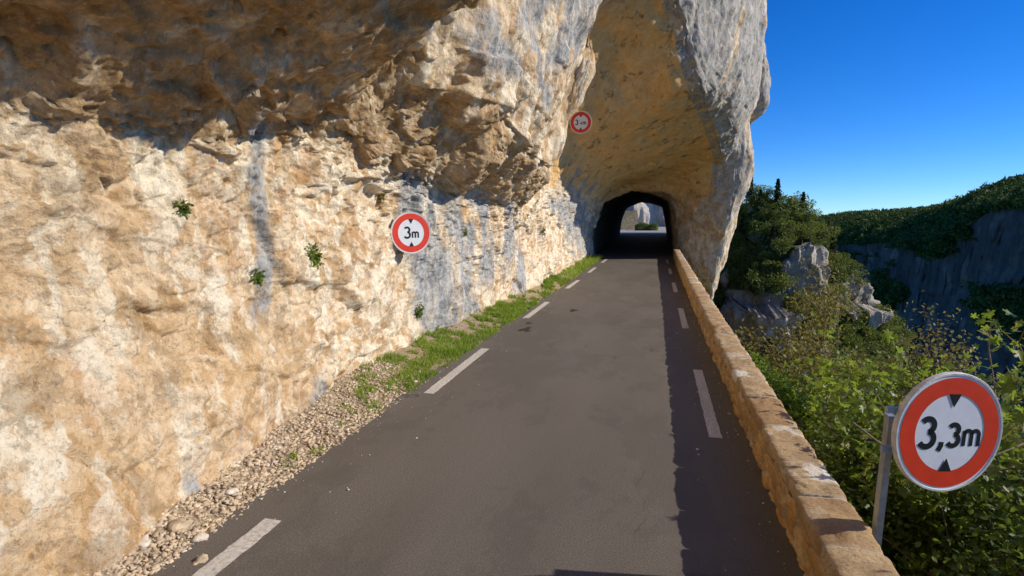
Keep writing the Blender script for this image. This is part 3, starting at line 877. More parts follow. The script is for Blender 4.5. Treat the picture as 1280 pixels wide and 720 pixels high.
# 3 m on the left wall
def before_cliff(px, py, rad, off):
    """a point on the sight line to (px, py), standing off the rock that lies behind it"""
    Q = CLIFF[:420].reshape(-1, 3); qx, qy, f = proj(Q)
    k = (f > 2) & (np.hypot(qx - px, qy - py) < rad)
    dep = f[k]
    near = dep.min() if off > 0 else np.percentile(dep, 12)
    d = CF * FPX + CR * (px - 640) + CU * (360 - py)
    return CAMP + d / FPX * (near - abs(off))
p1 = before_cliff(514, 291, 27, -.06)
s1, m1 = make_sign(tuple(p1), .0383 * float((p1 - CAMP) @ CF), (.70, -.71, .03),
    [('3', -.34, -.24, .50, .095), ('m', .06, -.24, .27, .08)],
    'round red and white sign reading 3 m, fixed low on the sunlit cliff face')
mb = MB()
for dz in (-.12, .12):
    mb.box((0, dz, -.045), (.30, .018, .012)); mb.tube([(-.12, dz, -.05), (-.12, dz, -.45)], .014, 6); mb.tube([(.12, dz, -.05), (.12, dz, -.62)], .014, 6)
mb.build('wall_bracket', M['steel'], s1)

# 3,4 m up in the vault
p3 = before_cliff(726, 153, 14, .10)
print('signs', p1, p3)
s2, m2 = make_sign(tuple(p3), .0200 * float((p3 - CAMP) @ CF), (.12, -.99, -.08),
    [('3', -.50, -.20, .42, .085), ('4', -.06, -.20, .26, .07), ('m', .20, -.20, .24, .07)],
    'round sign reading 3 4 m, hung high in the shaded vault before the tunnel')
mb = MB()
mb.box((0, .12, -.045), (.34, .018, .012)); mb.box((0, -.12, -.045), (.34, .018, .012))
mb.tube([(-.25, .12, -.05), (-.55, .22, -.6), (-.9, .35, -1.6)], .018, 6); mb.tube([(.15, -.12, -.05), (-.3, .05, -.9), (-.8, .2, -2.0)], .018, 6)
mb.build('wall_bracket', M['steel'], s2)

# 3,3 m on its post behind the parapet
th = math.radians(23)
ps = ony(1187, 541, 4.0)
s3, m3 = make_sign(tuple(ps), .394, (math.sin(th), -math.cos(th), .02),
    [('3', -.55, -.24, .47, .098), (',', -.155, -.22, .40, .085), ('3', -.02, -.22, .36, .082), ('m', .285, -.22, .26, .068)],
    'large round sign reading 3,3 m on a grey post just behind the parapet', roll=math.radians(-4))
inv3 = (Matrix.Translation(ps) @ m3).inverted()
mb = MB()
pt = ony(1113, 520, 4.06); pb = pt + np.array([-.05, .0, -2.3])
ax = (Vector(pt) - Vector(pb)); cen = inv3 @ ((Vector(pt) + Vector(pb)) / 2)
qm = m3.to_3x3().inverted() @ ax.to_track_quat('Z', 'Y').to_matrix()
mb.box(cen, (.038, .020, ax.length / 2), qm); mb.box(inv3 @ Vector(pt), (.041, .023, .008), qm)
mb.build('post', M['steel'], s3, smooth=False)
for dy in (-.13, .13):
    mb = MB()
    a = inv3 @ Vector((pt[0], pt[1], ps[2] + dy))
    mb.box((-.06, dy, -.047), (.38, .02, .012))
    mb.build('rail', M['steel'], s3)

# ------------------------------------------------------------------ plants
LEAF_OVAL = np.array([(0, 0, 0), (.28, .30, .05), (.30, .62, .05), (0, 1.0, -.06), (-.30, .62, .05), (-.28, .30, .05)])
LEAF_OVAL_F = np.array([(0, 1, 2, 3), (0, 3, 4, 5)])
_l = [(0, 0), (.16, .16), (.46, .12), (.42, .36), (.22, .40), (.52, .66), (.40, .80), (.14, .60), (.13, .92), (0, 1.06)]
FIG = np.array([(x, y, .16 * abs(x) - .10 * y * y) for x, y in _l] + [(-x, y, .16 * abs(x) - .10 * y * y) for x, y in _l[1:-1]])
FIG_F = np.array([(0, 1, 4, 4), (1, 2, 3, 4), (0, 4, 7, 9), (4, 5, 6, 7), (7, 8, 9, 9)])
_m = {i: i + 9 for i in range(1, 9)}; _m[0] = 0; _m[9] = 9
FIG_F = np.concatenate([FIG_F, np.array([[_m[i] for i in q[::-1]] for q in FIG_F])])

def leaves(P, D, size, rng, shape='oval', droop=.3, flat=.6):
    """one leaf at each point P, pointing roughly along D"""
    n = len(P)
    S, F = (LEAF_OVAL, LEAF_OVAL_F) if shape == 'oval' else (FIG, FIG_F)
    d = D + rng.normal(size=(n, 3)) * .55; d[:, 2] -= droop
    d /= np.linalg.norm(d, axis=1)[:, None]
    up = np.tile([0, 0, 1.0], (n, 1)) * flat + rng.normal(size=(n, 3)) * (1 - flat) * .9
    x = np.cross(d, up); x /= np.linalg.norm(x, axis=1)[:, None] + 1e-9
    z = np.cross(x, d)
    s = size * rng.uniform(.6, 1.25, n)
    V = P[:, None] + s[:, None, None] * (S[None, :, 0:1] * x[:, None] + S[None, :, 1:2] * d[:, None] + S[None, :, 2:3] * z[:, None])
    FF = F[None] + (np.arange(n) * len(S))[:, None, None]
    return V.reshape(-1, 3), FF.reshape(-1, F.shape[1])

def faces_mesh(name, V, F, mat):
    """quads where a repeated last index means a triangle"""
    tri = F[:, 2] == F[:, 3]
    if not tri.any(): return mesh_np(name, V, F, mat)
    T = np.concatenate([F[tri][:, :3], F[~tri][:, [0, 1, 2]], F[~tri][:, [0, 2, 3]]])
    return mesh_np(name, V, T, mat)

def skeleton(rng, height, spread, nstem, depth, lean=(0, 0), nchild=4):
    """random branching stems: segments (points, radii) and twig tips (point, direction)"""
    segs, tips = [], []
    def grow(p, d, ln, r, lev, par=-1):
        pts = [p.copy()]; rad = [r]
        k = 4
        for i in range(k):
            d = d + rng.normal(size=3) * .16 + np.array([lean[0], lean[1], .12]) * .15
            d /= np.linalg.norm(d)
            p = p + d * ln / k
            pts.append(p.copy()); rad.append(r * (1 - .55 * (i + 1) / k))
            if lev >= depth - 1: tips.append((p.copy(), d.copy()))
        segs.append((pts, rad, par)); me_ = len(segs) - 1
        if lev < depth:
            for c in range(nchild):
                i = rng.integers(2, k + 1)
                a = rng.normal(size=3); a -= d * (a @ d); a /= np.linalg.norm(a)
                nd = d * rng.uniform(.35, .8) + a * rng.uniform(.45, .9) * (1 + spread * .2)
                grow(pts[i], nd / np.linalg.norm(nd), ln * rng.uniform(.5, .72), r * .5, lev + 1, me_)
    for s_ in range(nstem):
        a = rng.uniform(0, 2 * math.pi)
        d = np.array([math.cos(a) * spread, math.sin(a) * spread, 1.0]); d /= np.linalg.norm(d)
        grow(np.array([math.cos(a) * .02, math.sin(a) * .02, -.15]), d, height * rng.uniform(.36, .52), .006 + .007 * height, 1)
    return segs, tips

def shrub(name, loc, height, spread, nstem, depth, leafn, lsize, lmat, label, cat, group=None, seed=1, shape='oval', lean=(0, 0), nchild=4, jit=.10, droop=.3):
    rng = np.random.default_rng(seed)
    root = empty(name, loc)
    tag(root, label, cat, group)
    segs, tips = skeleton(rng, height, spread, nstem, depth, lean, nchild)
    tz = max(t_[0][2] for t_ in tips) + .5 * lsize
    kz = min(max(height / tz, .5), 2.2); kxy = min(kz, 1.25); K = np.array([kxy, kxy, kz])
    segs = [([p * K for p in pts], rad, par) for pts, rad, par in segs]; tips = [(p * K, d) for p, d in tips]
    def clear(p):                                   # twigs kept clipped back from the road
        x = p[..., 0] + loc[0]; z = p[..., 2] + loc[2]
        return (x > 1.72 + lsize) & (z < .56 * (x - .15)) | (z < -.2)
    okk = []
    for q in segs: okk.append(all(bool(clear(p)) for p in q[0][1:]) and (q[2] < 0 or okk[q[2]]))
    segs = [q for q, k_ in zip(segs, okk) if k_]
    tips = [q for q in tips if bool(clear(q[0]))]
    mb = MB()
    for pts, rad, _par in segs: mb.tube(pts, rad, 5, cap=False)
    mb.build('stem', M['bark'], root, smooth=True)
    tp = np.array([t_[0] for t_ in tips]); td = np.array([t_[1] for t_ in tips])
    idx = rng.integers(0, len(tp), leafn)
    P = tp[idx] + rng.normal(size=(leafn, 3)) * jit
    kp = clear(P); P = P[kp]; idx = idx[kp]; leafn = len(P)
    D = td[idx] * .5 + rng.normal(size=(leafn, 3)) * .7
    V, F = leaves(P, D, lsize, rng, shape, droop)
    link('foliage', faces_mesh('foliage', V, F, L[lmat]), root)
    return root

def at_px(px, py, Y):
    p = ony(px, py, Y)
    return p

def place(px, Y, dz=0):
    """foot on the gorge slope below picture column px (taken at eye level) at depth Y"""
    p = ony(px, 400, Y)
    return (float(p[0]), Y, float(gorge_z(p[0], Y)) + dz)

SHRUBS = [
 # name, x, Y, top z, spread, stems, depth, leaves, size, mat, shape, label, cat
 ('fig_tree', 4.0, 6.2, 2.5, .30, 8, 3, 3600, .115, 'fig', 'fig', 'tall big leaved fig rising behind the large round sign', 'tree'),
 ('fig_tree', 4.9, 6.6, 2.3, .40, 8, 3, 3600, .115, 'fig', 'fig', 'fig with big lobed leaves at the right edge beyond the large sign', 'tree'),
 ('fig_tree', 3.3, 9.2, .95, .45, 6, 3, 2000, .12, 'fig', 'fig', 'low pale fig in front of the tall olive coloured shrub', 'tree'),
 ('leafy_bush', 2.55, 4.9, .75, .6, 8, 3, 9500, .062, 'bush', 'oval', 'small leaved green bush directly behind the grey sign post', 'bush'),
 ('leafy_bush', 2.35, 6.6, .55, .65, 8, 3, 9500, .066, 'bush', 'oval', 'dense green bush against the outer side of the parapet, left of the sign post', 'bush'),
 ('leafy_bush', 3.6, 7.6, .6, .65, 8, 3, 9500, .07, 'bush', 'oval', 'broad dark green bush below the olive shrub and left of the large sign', 'bush'),
 ('leafy_bush', 2.15, 3.6, .35, .6, 8, 3, 9000, .058, 'fresh', 'oval', 'bright green bush below the large round sign', 'bush'),
 ('leafy_bush', 3.2, 3.9, .5, .6, 8, 3, 9500, .062, 'bush', 'oval', 'green bush in the lower right corner under the figs', 'bush'),
 ('leafy_bush', 4.6, 5.1, .7, .6, 8, 3, 9500, .07, 'fresh', 'oval', 'light green bush at the right edge, under the outermost fig', 'bush'),
 ('leafy_bush', 2.3, 10.5, -.15, .6, 8, 3, 9000, .075, 'fresh', 'oval', 'fresh green bush beside the parapet with whitewashed coping stones', 'bush'),
 ('leafy_bush', 2.3, 14.0, -.7, .6, 7, 3, 8000, .085, 'fresh', 'oval', 'farthest fresh green bush pressed against the parapet', 'bush'),
 ('leafy_bush', 3.9, 12.5, -.9, .6, 7, 3, 8000, .085, 'bush', 'oval', 'dark bush between the parapet bushes and the tall olive shrub', 'bush'),
 ('olive_shrub', 6.2, 16.5, 1.7, .28, 8, 4, 34000, .11, 'olive', 'oval', 'tall olive brown shrub in front of the rocky spur', 'shrub'),
 ('olive_shrub', 6.9, 18.4, -1.4, .25, 7, 4, 20000, .11, 'olive', 'oval', 'lower olive brown shrub just right of and behind the tall one', 'shrub'),
 ('olive_shrub', 5.2, 15.0, -1.3, .45, 6, 4, 15000, .11, 'olive', 'oval', 'low olive brown shrub at the foot of the tall one, nearer the parapet', 'shrub'),
]
for i, (nm, x, y, top, spr, ns, dep, ln, ls, lm, shp, lab, cat) in enumerate(SHRUBS):
    z = float(gorge_z(x, y)) - .2
    h = (top - z)
    r = shrub(nm, (x, y, z), h, spr, ns, dep, ln, ls, lm, lab, cat, 'shrubs on the slope beyond the parapet', seed=40 + i, shape=shp, jit=.09 if shp == 'fig' else (.19 if lm == 'olive' else .14), nchild=4)
# plants rooted in the rock
def tuft(px, py, size, n, ls, lab, mat='fresh', name='cliff_plant', seed=1, x=None, pos=None):
    if pos is None:
        best = None
        d = CF * FPX + CR * (px - 640) + CU * (360 - py)
        Q = CLIFF[:330].reshape(-1, 3)
        qx, qy, f = proj(Q)
        k = np.where(f > 1, (qx - px) ** 2 + (qy - py) ** 2, 1e9) + np.where(f > 1, f, 0) * .4
        pos = Q[int(np.argmin(k))]
    rng = np.random.default_rng(seed)
    root = empty(name, tuple(pos)); tag(root, lab, 'plant', 'plants growing from the cliff')
    P = rng.normal(size=(n, 3)) * np.array([.45, .7, .8]) * size; P[:, 0] = np.abs(P[:, 0]); P[:, 2] -= size * .25
    D = P / (np.linalg.norm(P, axis=1)[:, None] + 1e-6)
    V, F = leaves(P * .8, D, ls, rng, 'oval', .3, .3)
    link('foliage', faces_mesh('foliage', V, F, L[mat]), root)
    mb = MB()
    for k in range(7): mb.tube([(-.06, 0, 0), tuple(P[k] * .4), tuple(P[k] * .8)], [.006, .004, .002], 4, False)
    mb.build('stem', M['bark'], root)
tuft(388, 320, .115, 330, .05, 'largest leafy green plant on the sunlit wall, left of the low 3 m sign', seed=1)
tuft(229, 259, .055, 130, .04, 'small dull green tuft on the wall in the upper left, above the leafy plants', 'bush', seed=2)
tuft(320, 345, .055, 120, .04, 'small green tuft at the foot of the thin blue grey streak', 'fresh', seed=3)
tuft(477, 245, .09, 150, .05, 'olive tuft on the wall just above the low 3 m sign', 'olive', seed=4)
tuft(580, 290, .06, 80, .05, 'tiny green tuft on the grey streaks right of the low 3 m sign', 'bush', seed=5)
tuft(523, 388, .09, 160, .05, 'trailing green tuft low on the grey streaked wall below the sign', 'bush', seed=6)
tuft(678, 288, .12, 90, .07, 'olive tuft on the wall near the start of the vault', 'olive', seed=7)
Qn = CLIFF.reshape(-1, 3); qx, qy, qf = proj(Qn)
kk = np.where((Qn[:, 1] > 30), (qx - 930) ** 2 + (qy - 70) ** 2, 1e9)
tuft(0, 0, .75, 900, .16, 'dark green bush clinging high to the right edge of the rock nose', 'oak', 'cliff_bush', seed=8, pos=Qn[int(np.argmin(kk))])
kk = np.where((Qn[:, 1] > 30), (qx - 905) ** 2 + (qy - 5) ** 2, 1e9)
tuft(0, 0, .45, 400, .14, 'small bush at the very top of the rock nose', 'oak', 'cliff_bush', seed=9, pos=Qn[int(np.argmin(kk))])

# ------------------------------------------------------------------ rubble and grass on the verge
def ico():
    t = (1 + 5 ** .5) / 2
    v = np.array([(-1, t, 0), (1, t, 0), (-1, -t, 0), (1, -t, 0), (0, -1, t), (0, 1, t), (0, -1, -t), (0, 1, -t), (t, 0, -1), (t, 0, 1), (-t, 0, -1), (-t, 0, 1)], float)
    f = np.array([(0, 11, 5), (0, 5, 1), (0, 1, 7), (0, 7, 10), (0, 10, 11), (1, 5, 9), (5, 11, 4), (11, 10, 2), (10, 7, 6), (7, 1, 8), (3, 9, 4), (3, 4, 2), (3, 2, 6), (3, 6, 8), (3, 8, 9), (4, 9, 5), (2, 4, 11), (6, 2, 10), (8, 6, 7), (9, 8, 1)])
    return v / np.linalg.norm(v[0]), f
IV, IF = ico()
def ico2():
    V = list(map(tuple, IV)); F = []
    cache = {}
    def mid(a, b):
        k = (min(a, b), max(a, b))
        if k not in cache:
            m = (np.array(V[a]) + np.array(V[b])) / 2; m /= np.linalg.norm(m)
            V.append(tuple(m)); cache[k] = len(V) - 1
        return cache[k]
    for a, b, c in IF:
        x, y, z = mid(a, b), mid(b, c), mid(c, a)
        F += [(a, x, z), (b, y, x), (c, z, y), (x, y, z)]
    return np.array(V), np.array(F)
IV2, IF2 = ico2()

def stones(n, rng, posf, smin, smax):
    Vs, Fs = [], []
    for i in range(n):
        x, y, z = posf(rng)
        s = smin + (smax - smin) * rng.random() ** 3
        s3_ = s * np.array([rng.uniform(.7, 1.3), rng.uniform(.7, 1.3), rng.uniform(.3, .7)])
        v = IV * (1 + rng.uniform(-.62, .42, (12, 1))) * s3_
        a = rng.uniform(0, 6.28); c, s_ = math.cos(a), math.sin(a)
        b = rng.normal() * .4; cb, sb = math.cos(b), math.sin(b)
        v = v @ np.array([[1, 0, 0], [0, cb, -sb], [0, sb, cb]]).T @ np.array([[c, -s_, 0], [s_, c, 0], [0, 0, 1]]).T
        Vs.append(v + np.array([x, y, z + s * .25])); Fs.append(IF + 12 * i)
    return np.concatenate(Vs), np.concatenate(Fs)

def verge_pos(y, t):
    r = VERGE[int(np.clip(np.searchsorted(VYS, y), 0, len(VYS) - 1))]
    x = r[0, 0] + (r[-1, 0] - r[0, 0]) * t
    return x, y, float(np.interp(t, np.linspace(0, 1, 14), r[:, 2]))
def rub(rng):
    y = 2.0 + 6.5 * rng.random() ** 1.2 if rng.random() < .93 else rng.uniform(8, 38)
    t = rng.uniform(.02, .95) if y < 8 else rng.uniform(.15, .98)
    return verge_pos(y, t)
rng = np.random.default_rng(21)
V, F = stones(16000, rng, rub, .005, .034)
tag(link('rubble', mesh_np('rubble', V, F, M['stone'])), 'fallen chips of tan limestone covering the verge at the foot of the cliff', 'rubble', kind='stuff')
V, F = stones(2200, np.random.default_rng(22), rub, .005, .030)
tag(link('rubble', mesh_np('rubble', V, F, M['palestone'])), 'scattered pale chips of broken stone among the tan rubble on the verge', 'rubble', kind='stuff')
# crumbs on the asphalt near its edges
def crumbs(rng):
    y = rng.uniform(2.5, 22)
    x = -3.52 + .9 * rng.random() ** 4 if rng.random() < .7 else 1.05 - .8 * rng.random() ** 3
    return x, y, .001
V, F = stones(700, np.random.default_rng(23), crumbs, .004, .016)
tag(link('gravel', mesh_np('gravel', V, F, M['palestone'])), 'loose grit scattered along both edges of the asphalt', 'gravel', kind='stuff')
BIG = [(250, 662, .075, 'palestone', 'whitest fist sized stone near the road edge'), (178, 680, .085, 'palestone', 'pale flat stone against the wall foot at lower left'),
       (222, 655, .12, 'stone', 'large tan stone lying among the rubble, lower left'), (247, 690, .08, 'stone', 'tan stone close to the first painted dash'),
       (290, 612, .07, 'palestone', 'small pale stone by the dark mossy patch of wall'), (520, 472, .06, 'palestone', 'pale stone in the grass at the bend of the verge')]
for i, (px, py, s, mt, lab) in enumerate(BIG):
    c = onz(px, py, .08)
    rg = np.random.default_rng(60 + i)
    v = IV2 * np.array([1, 1.2, .6]) * s * .62
    bb, _, _q = blocks(v + i * 3.3, (.06, .06, .05), .6)
    v = v * (1 + .9 * bb[:, None])
    z = verge_z(c[0], c[1])
    o = link('loose_stone', mesh_np('loose_stone', v, IF2, M[mt])); o.location = (c[0], c[1], z + s * .25)
    tag(o, lab, 'stone', 'loose stones on the verge')

def grass():
    rng = np.random.default_rng(31)
    n = 52000
    y = np.where(rng.random(n) < .93, 3.4 + rng.random(n) ** .8 * 20, rng.uniform(24, 38, n))
    t = rng.random(n)
    # grass hugs the road side near the camera and thickens farther on
    clump = noise(np.stack([y * 1.1, t * 1.4, y * 0 + 3.3], 1)) + .75 * noise(np.stack([y * 3.7, t * 4.4, y * 0 + 9.3], 1)) + .5 * noise(np.stack([y * 9, t * 9, y * 0 + 2.3], 1))
    cen = .20 + .10 * np.sin(y * .9)
    dens = np.interp(y, [3.4, 5.2, 6.5, 8, 15, 17, 19.5, 24, 26, 32, 38], [.04, .22, .55, 1, 1, .55, .4, .85, 1, 1, .7])
    keep = (clump + 1.08 * dens - .50 - 1.5 * np.abs(t - cen) * np.interp(y, [4, 9, 24], [1.3, 1.0, .35]) > 0) & (t > .01)
    y, t = y[keep], t[keep]; n = len(y)
    Pz = np.array([verge_pos(a, b) for a, b in zip(y, t)])
    a = rng.uniform(0, 6.28, n); h = rng.uniform(.03, .12, n) * (.7 + .9 * np.clip(noise(np.stack([y * 2.3, t * 3, y * 0 + 5.1], 1)) + .3, 0, 1)) * np.interp(y, [4, 8, 26, 32], [.75, 1, 1.5, 2.6]); w = rng.uniform(.004, .009, n) * np.interp(y, [4, 12, 30], [.9, 1.5, 3.2])
    ln = rng.normal(size=(n, 2)) * .5
    dx, dy = np.cos(a), np.sin(a)
    base = Pz - np.array([0, 0, .01])
    V = np.zeros((n, 5, 3))
    V[:, 0] = base + np.stack([-dx * w, -dy * w, 0 * w], 1); V[:, 1] = base + np.stack([dx * w, dy * w, 0 * w], 1)
    mid = base + np.stack([ln[:, 0] * h * .35, ln[:, 1] * h * .35, h * .6], 1)
    V[:, 2] = mid + np.stack([dx * w * .7, dy * w * .7, 0 * w], 1); V[:, 3] = mid - np.stack([dx * w * .7, dy * w * .7, 0 * w], 1)
    V[:, 4] = base + np.stack([ln[:, 0] * h, ln[:, 1] * h, h], 1)
    k = np.arange(n)[:, None] * 5
    T = np.concatenate([k + np.array([[0, 1, 2]]), k + np.array([[0, 2, 3]]), k + np.array([[3, 2, 4]])])
    tag(link('grass', mesh_np('grass', V.reshape(-1, 3), T, L['grass'])), 'bright green grass along the left road edge', 'grass', kind='stuff')
grass()

# ------------------------------------------------------------------ the rocky spur across the bend
def build_spur():
    out = [(800, 420), (860, 370), (905, 315), (930, 262), (945, 241), (1003, 263), (1018, 285), (1035, 305), (1060, 338), (1085, 362), (1105, 395), (1128, 425), (1136, 450)]
    YR = 118.
    W = np.array([ony(a, b, YR) for a, b in out])
    xe = W[-1, 0]
    xs = np.concatenate([np.linspace(float(ony(858, 240, YR)[0]), xe, 230), xe + np.array([.4, .8, 1.3, 1.8, 2.3, 3, 4, 6])])
    zr = np.interp(xs, W[:, 0], W[:, 2])
    zr = np.where(xs > xe, W[-1, 2] - (xs - xe) * 16, zr)
    ts = np.linspace(-.35, 1, 210)
    X = np.repeat(xs[None], len(ts), 0); T = np.repeat(ts[:, None], len(xs), 1)
    Yg = YR - 46 * T
    drop = np.where(T > 0, 62 * (T ** 1.05), 40 * T * T * 3)
    Z = zr[None] - drop
    P = np.stack([X.ravel(), Yg.ravel(), Z.ravel()], 1)
    tt = T.ravel()
    du = np.gradient(P.reshape(len(ts), len(xs), 3), axis=0); dv = np.gradient(P.reshape(len(ts), len(xs), 3), axis=1)
    n = np.cross(dv, du).reshape(-1, 3); n /= np.linalg.norm(n, axis=1)[:, None] + 1e-9
    if n[len(n) // 2, 1] > 0: n = -n
    px, py, f = proj(P)
    wob = fbm(P * .09, 4)
    qx, qy = px + 16 * wob, py + 14 * fbm(P * .1 + 30, 4)
    def blob(cx, cy, rx, ry): return np.clip(1.5 - np.sqrt(((qx - cx) / rx) ** 2 + ((qy - cy) / ry) ** 2), 0, 1)
    rk = np.zeros(len(P))
    for b in [(1004, 346, 27, 36), (930, 404, 36, 40), (972, 405, 20, 36), (905, 420, 24, 30), (1078, 378, 9, 38), (1094, 378, 7, 26), (1126, 465, 9, 46), (1058, 375, 10, 24), (915, 352, 10, 14), (950, 300, 6, 6), (1012, 268, 8, 6), (1045, 300, 6, 6), (940, 265, 7, 5)]:
        rk = np.maximum(rk, blob(*b))
    rk = np.clip(rk + .25 * fbm(P * .35, 4), 0, 1)
    rw = np.clip(rk * 1.6, 0, 1)
    stp = (P[:, 2] + 3 * fbm(P * np.array([.05, .05, .02]), 3) + .06 * P[:, 0]) / 12.0
    P[:, 1] -= rw * (stp % 1.0 - .5) * 12 * .74
    bl1, _, _q = blocks(P + 4 * np.stack([fbm(P * .12 + k * 7, 3) for k in range(3)], 1), (7, 9, 14), .8)
    bl2, e2, _q = blocks(P + .6 * np.stack([fbm(P * .5 + k * 7, 2) for k in range(3)], 1), (1.3, 1.6, 3.8), .8)
    bl3, e3, _q = blocks(P, (.6, .8, 1.5), .8)
    d = 2.6 * fbm(P * .05, 3) * np.clip(tt * 5, 0, 1) + rw * (1.2 * bl1 + .9 * bl2 + .38 * bl3 + 2.2 * (ridged(P * np.array([.26, .26, .035]), 5) - .35)) + .3 * fbm(P * .5, 3)
    P = P + n * d[:, None]
    o = link('rocky_spur', mesh_np('rocky_spur', P, grid_faces(len(ts), len(xs)), M['spur'], dict(rock=rk)))
    tag(o, 'wooded rocky spur with grey limestone faces beyond the rock nose', 'spur', kind='structure')
    return P, rk, tt
SP, SRK, STT = build_spur()

def crown_mesh(name, seed, h, w, nleaf, ls, mat, conifer=False):
    rng = np.random.default_rng(seed)
    Ps, Ds = [], []
    if conifer:
        for k in range(nleaf):
            t = rng.random() ** .8
            r = w * (1 - t) * (.35 + .65 * rng.random()) * (.75 + .25 * math.sin(t * 40))
            a = rng.uniform(0, 6.28)
            Ps.append((r * math.cos(a), r * math.sin(a), h * (.12 + .88 * t) - .18 * r)); Ds.append((math.cos(a), math.sin(a), -.15))
    else:
        nl = 13
        C = rng.normal(size=(nl, 3)) * np.array([w * .42, w * .42, h * .22]) + np.array([0, 0, h * .58])
        Rr = rng.uniform(.22, .42, nl) * w
        for k in range(nleaf):
            j = rng.integers(nl)
            u = rng.normal(size=3); u /= np.linalg.norm(u)
            r = Rr[j] * (.55 + .45 * rng.random() ** .5) * (1 + .18 * math.sin(7 * u[0] + 5 * u[1] + j))
            Ps.append(C[j] + u * r * np.array([1, 1, .8])); Ds.append(u)
    V, F = leaves(np.array(Ps), np.array(Ds), ls, rng, 'oval', .1, .35)
    mb = MB()
    mb.tube([(0, 0, -.6), (.04 * w, 0, h * .3), (0, .03 * w, h * .62)], [.05 * w, .04 * w, .02 * w], 6)
    tv = np.array(mb.v); tf = np.array([q for q in mb.f if len(q) == 4])
    AV = np.concatenate([V, tv]); AF = np.concatenate([F, tf + len(V)])
    me = mesh_np(name, AV, AF)
    me.materials.append(L[mat]); me.materials.append(M['bark'])
    mi = np.zeros(len(AF), np.int32); mi[len(F):] = 1
    me.polygons.foreach_set('material_index', mi)
    return me

def spur_trees():
    rng = np.random.default_rng(77)
    base = {
      'oak': [crown_mesh('oak_tree', 100 + k, 2.9, 2.7, 1100, .30, 'oak') for k in range(3)],
      'pale': [crown_mesh('pale_oak', 110 + k, 2.8, 2.6, 1100, .30, 'oakl') for k in range(2)],
      'pine': [crown_mesh('pine_tree', 120 + k, 5.0, 1.2, 1100, .32, 'pine', True) for k in range(2)],
    }
    qx, qy, f = proj(SP)
    ok = np.where((SRK < .30) & (STT > -.02) & (qx > 872) & (qx < 1150) & (qy > 215) & (qy < 560))[0]
    rng.shuffle(ok)
    pts = []
    for i in ok:
        p = SP[i]
        dmin = 1.9
        if all((p[0] - q[0]) ** 2 + (p[1] - q[1]) ** 2 + (p[2] - q[2]) ** 2 > dmin ** 2 for q in pts):
            pts.append(p)
            if len(pts) >= 290: break
    names = {'oak': 'oak_tree', 'pale': 'pale_oak', 'pine': 'pine_tree'}
    for p in pts:
        x_, y_, _f = proj(p[None]); x_, y_ = float(x_[0]), float(y_[0])
        u = rng.random()
        kind = 'pine' if u < .10 else ('pale' if u < .42 else 'oak')
        if y_ > 330 and kind == 'pale' and rng.random() < .4: kind = 'oak'
        me = base[kind][rng.integers(len(base[kind]))]
        o = link(names[kind], me)
        o.location = tuple(p + np.array([0, 0, -.3])); s = rng.uniform(.5, 1.0)
        o.rotation_euler = (rng.normal() * .06, rng.normal() * .06, rng.uniform(0, 6.28)); o.scale = (s, s, s * rng.uniform(.9, 1.2))
        zone = 'along the crest of the spur' if STT[np.argmin(((SP - p) ** 2).sum(1))] < .12 else ('on the upper slope of the spur' if y_ < 330 else ('low on the spur beside its grey cliffs' if x_ < 1050 else 'at the steep right end of the spur'))
        kd = {'oak': 'dark green oak', 'pale': 'yellow green oak', 'pine': 'narrow dark pine'}[kind]
        tag(o, f'{kd} among the dense trees {zone}', 'tree', f'{kd}s {zone}')
    # two taller conifers that break the skyline
    for (px, py, s, lab) in [(971, 252, 1.0, 'tall dark pine breaking the skyline of the spur, left of the bare one'), (1003, 262, .8, 'thin sparse pine standing on the last knob of the skyline')]:
        p = ony(px, py + 4, 117)
        o = link('pine_tree', base['pine'][0]); o.location = tuple(p); o.scale = (s, s, s)
        tag(o, lab, 'tree', 'skyline pines')
spur_trees()

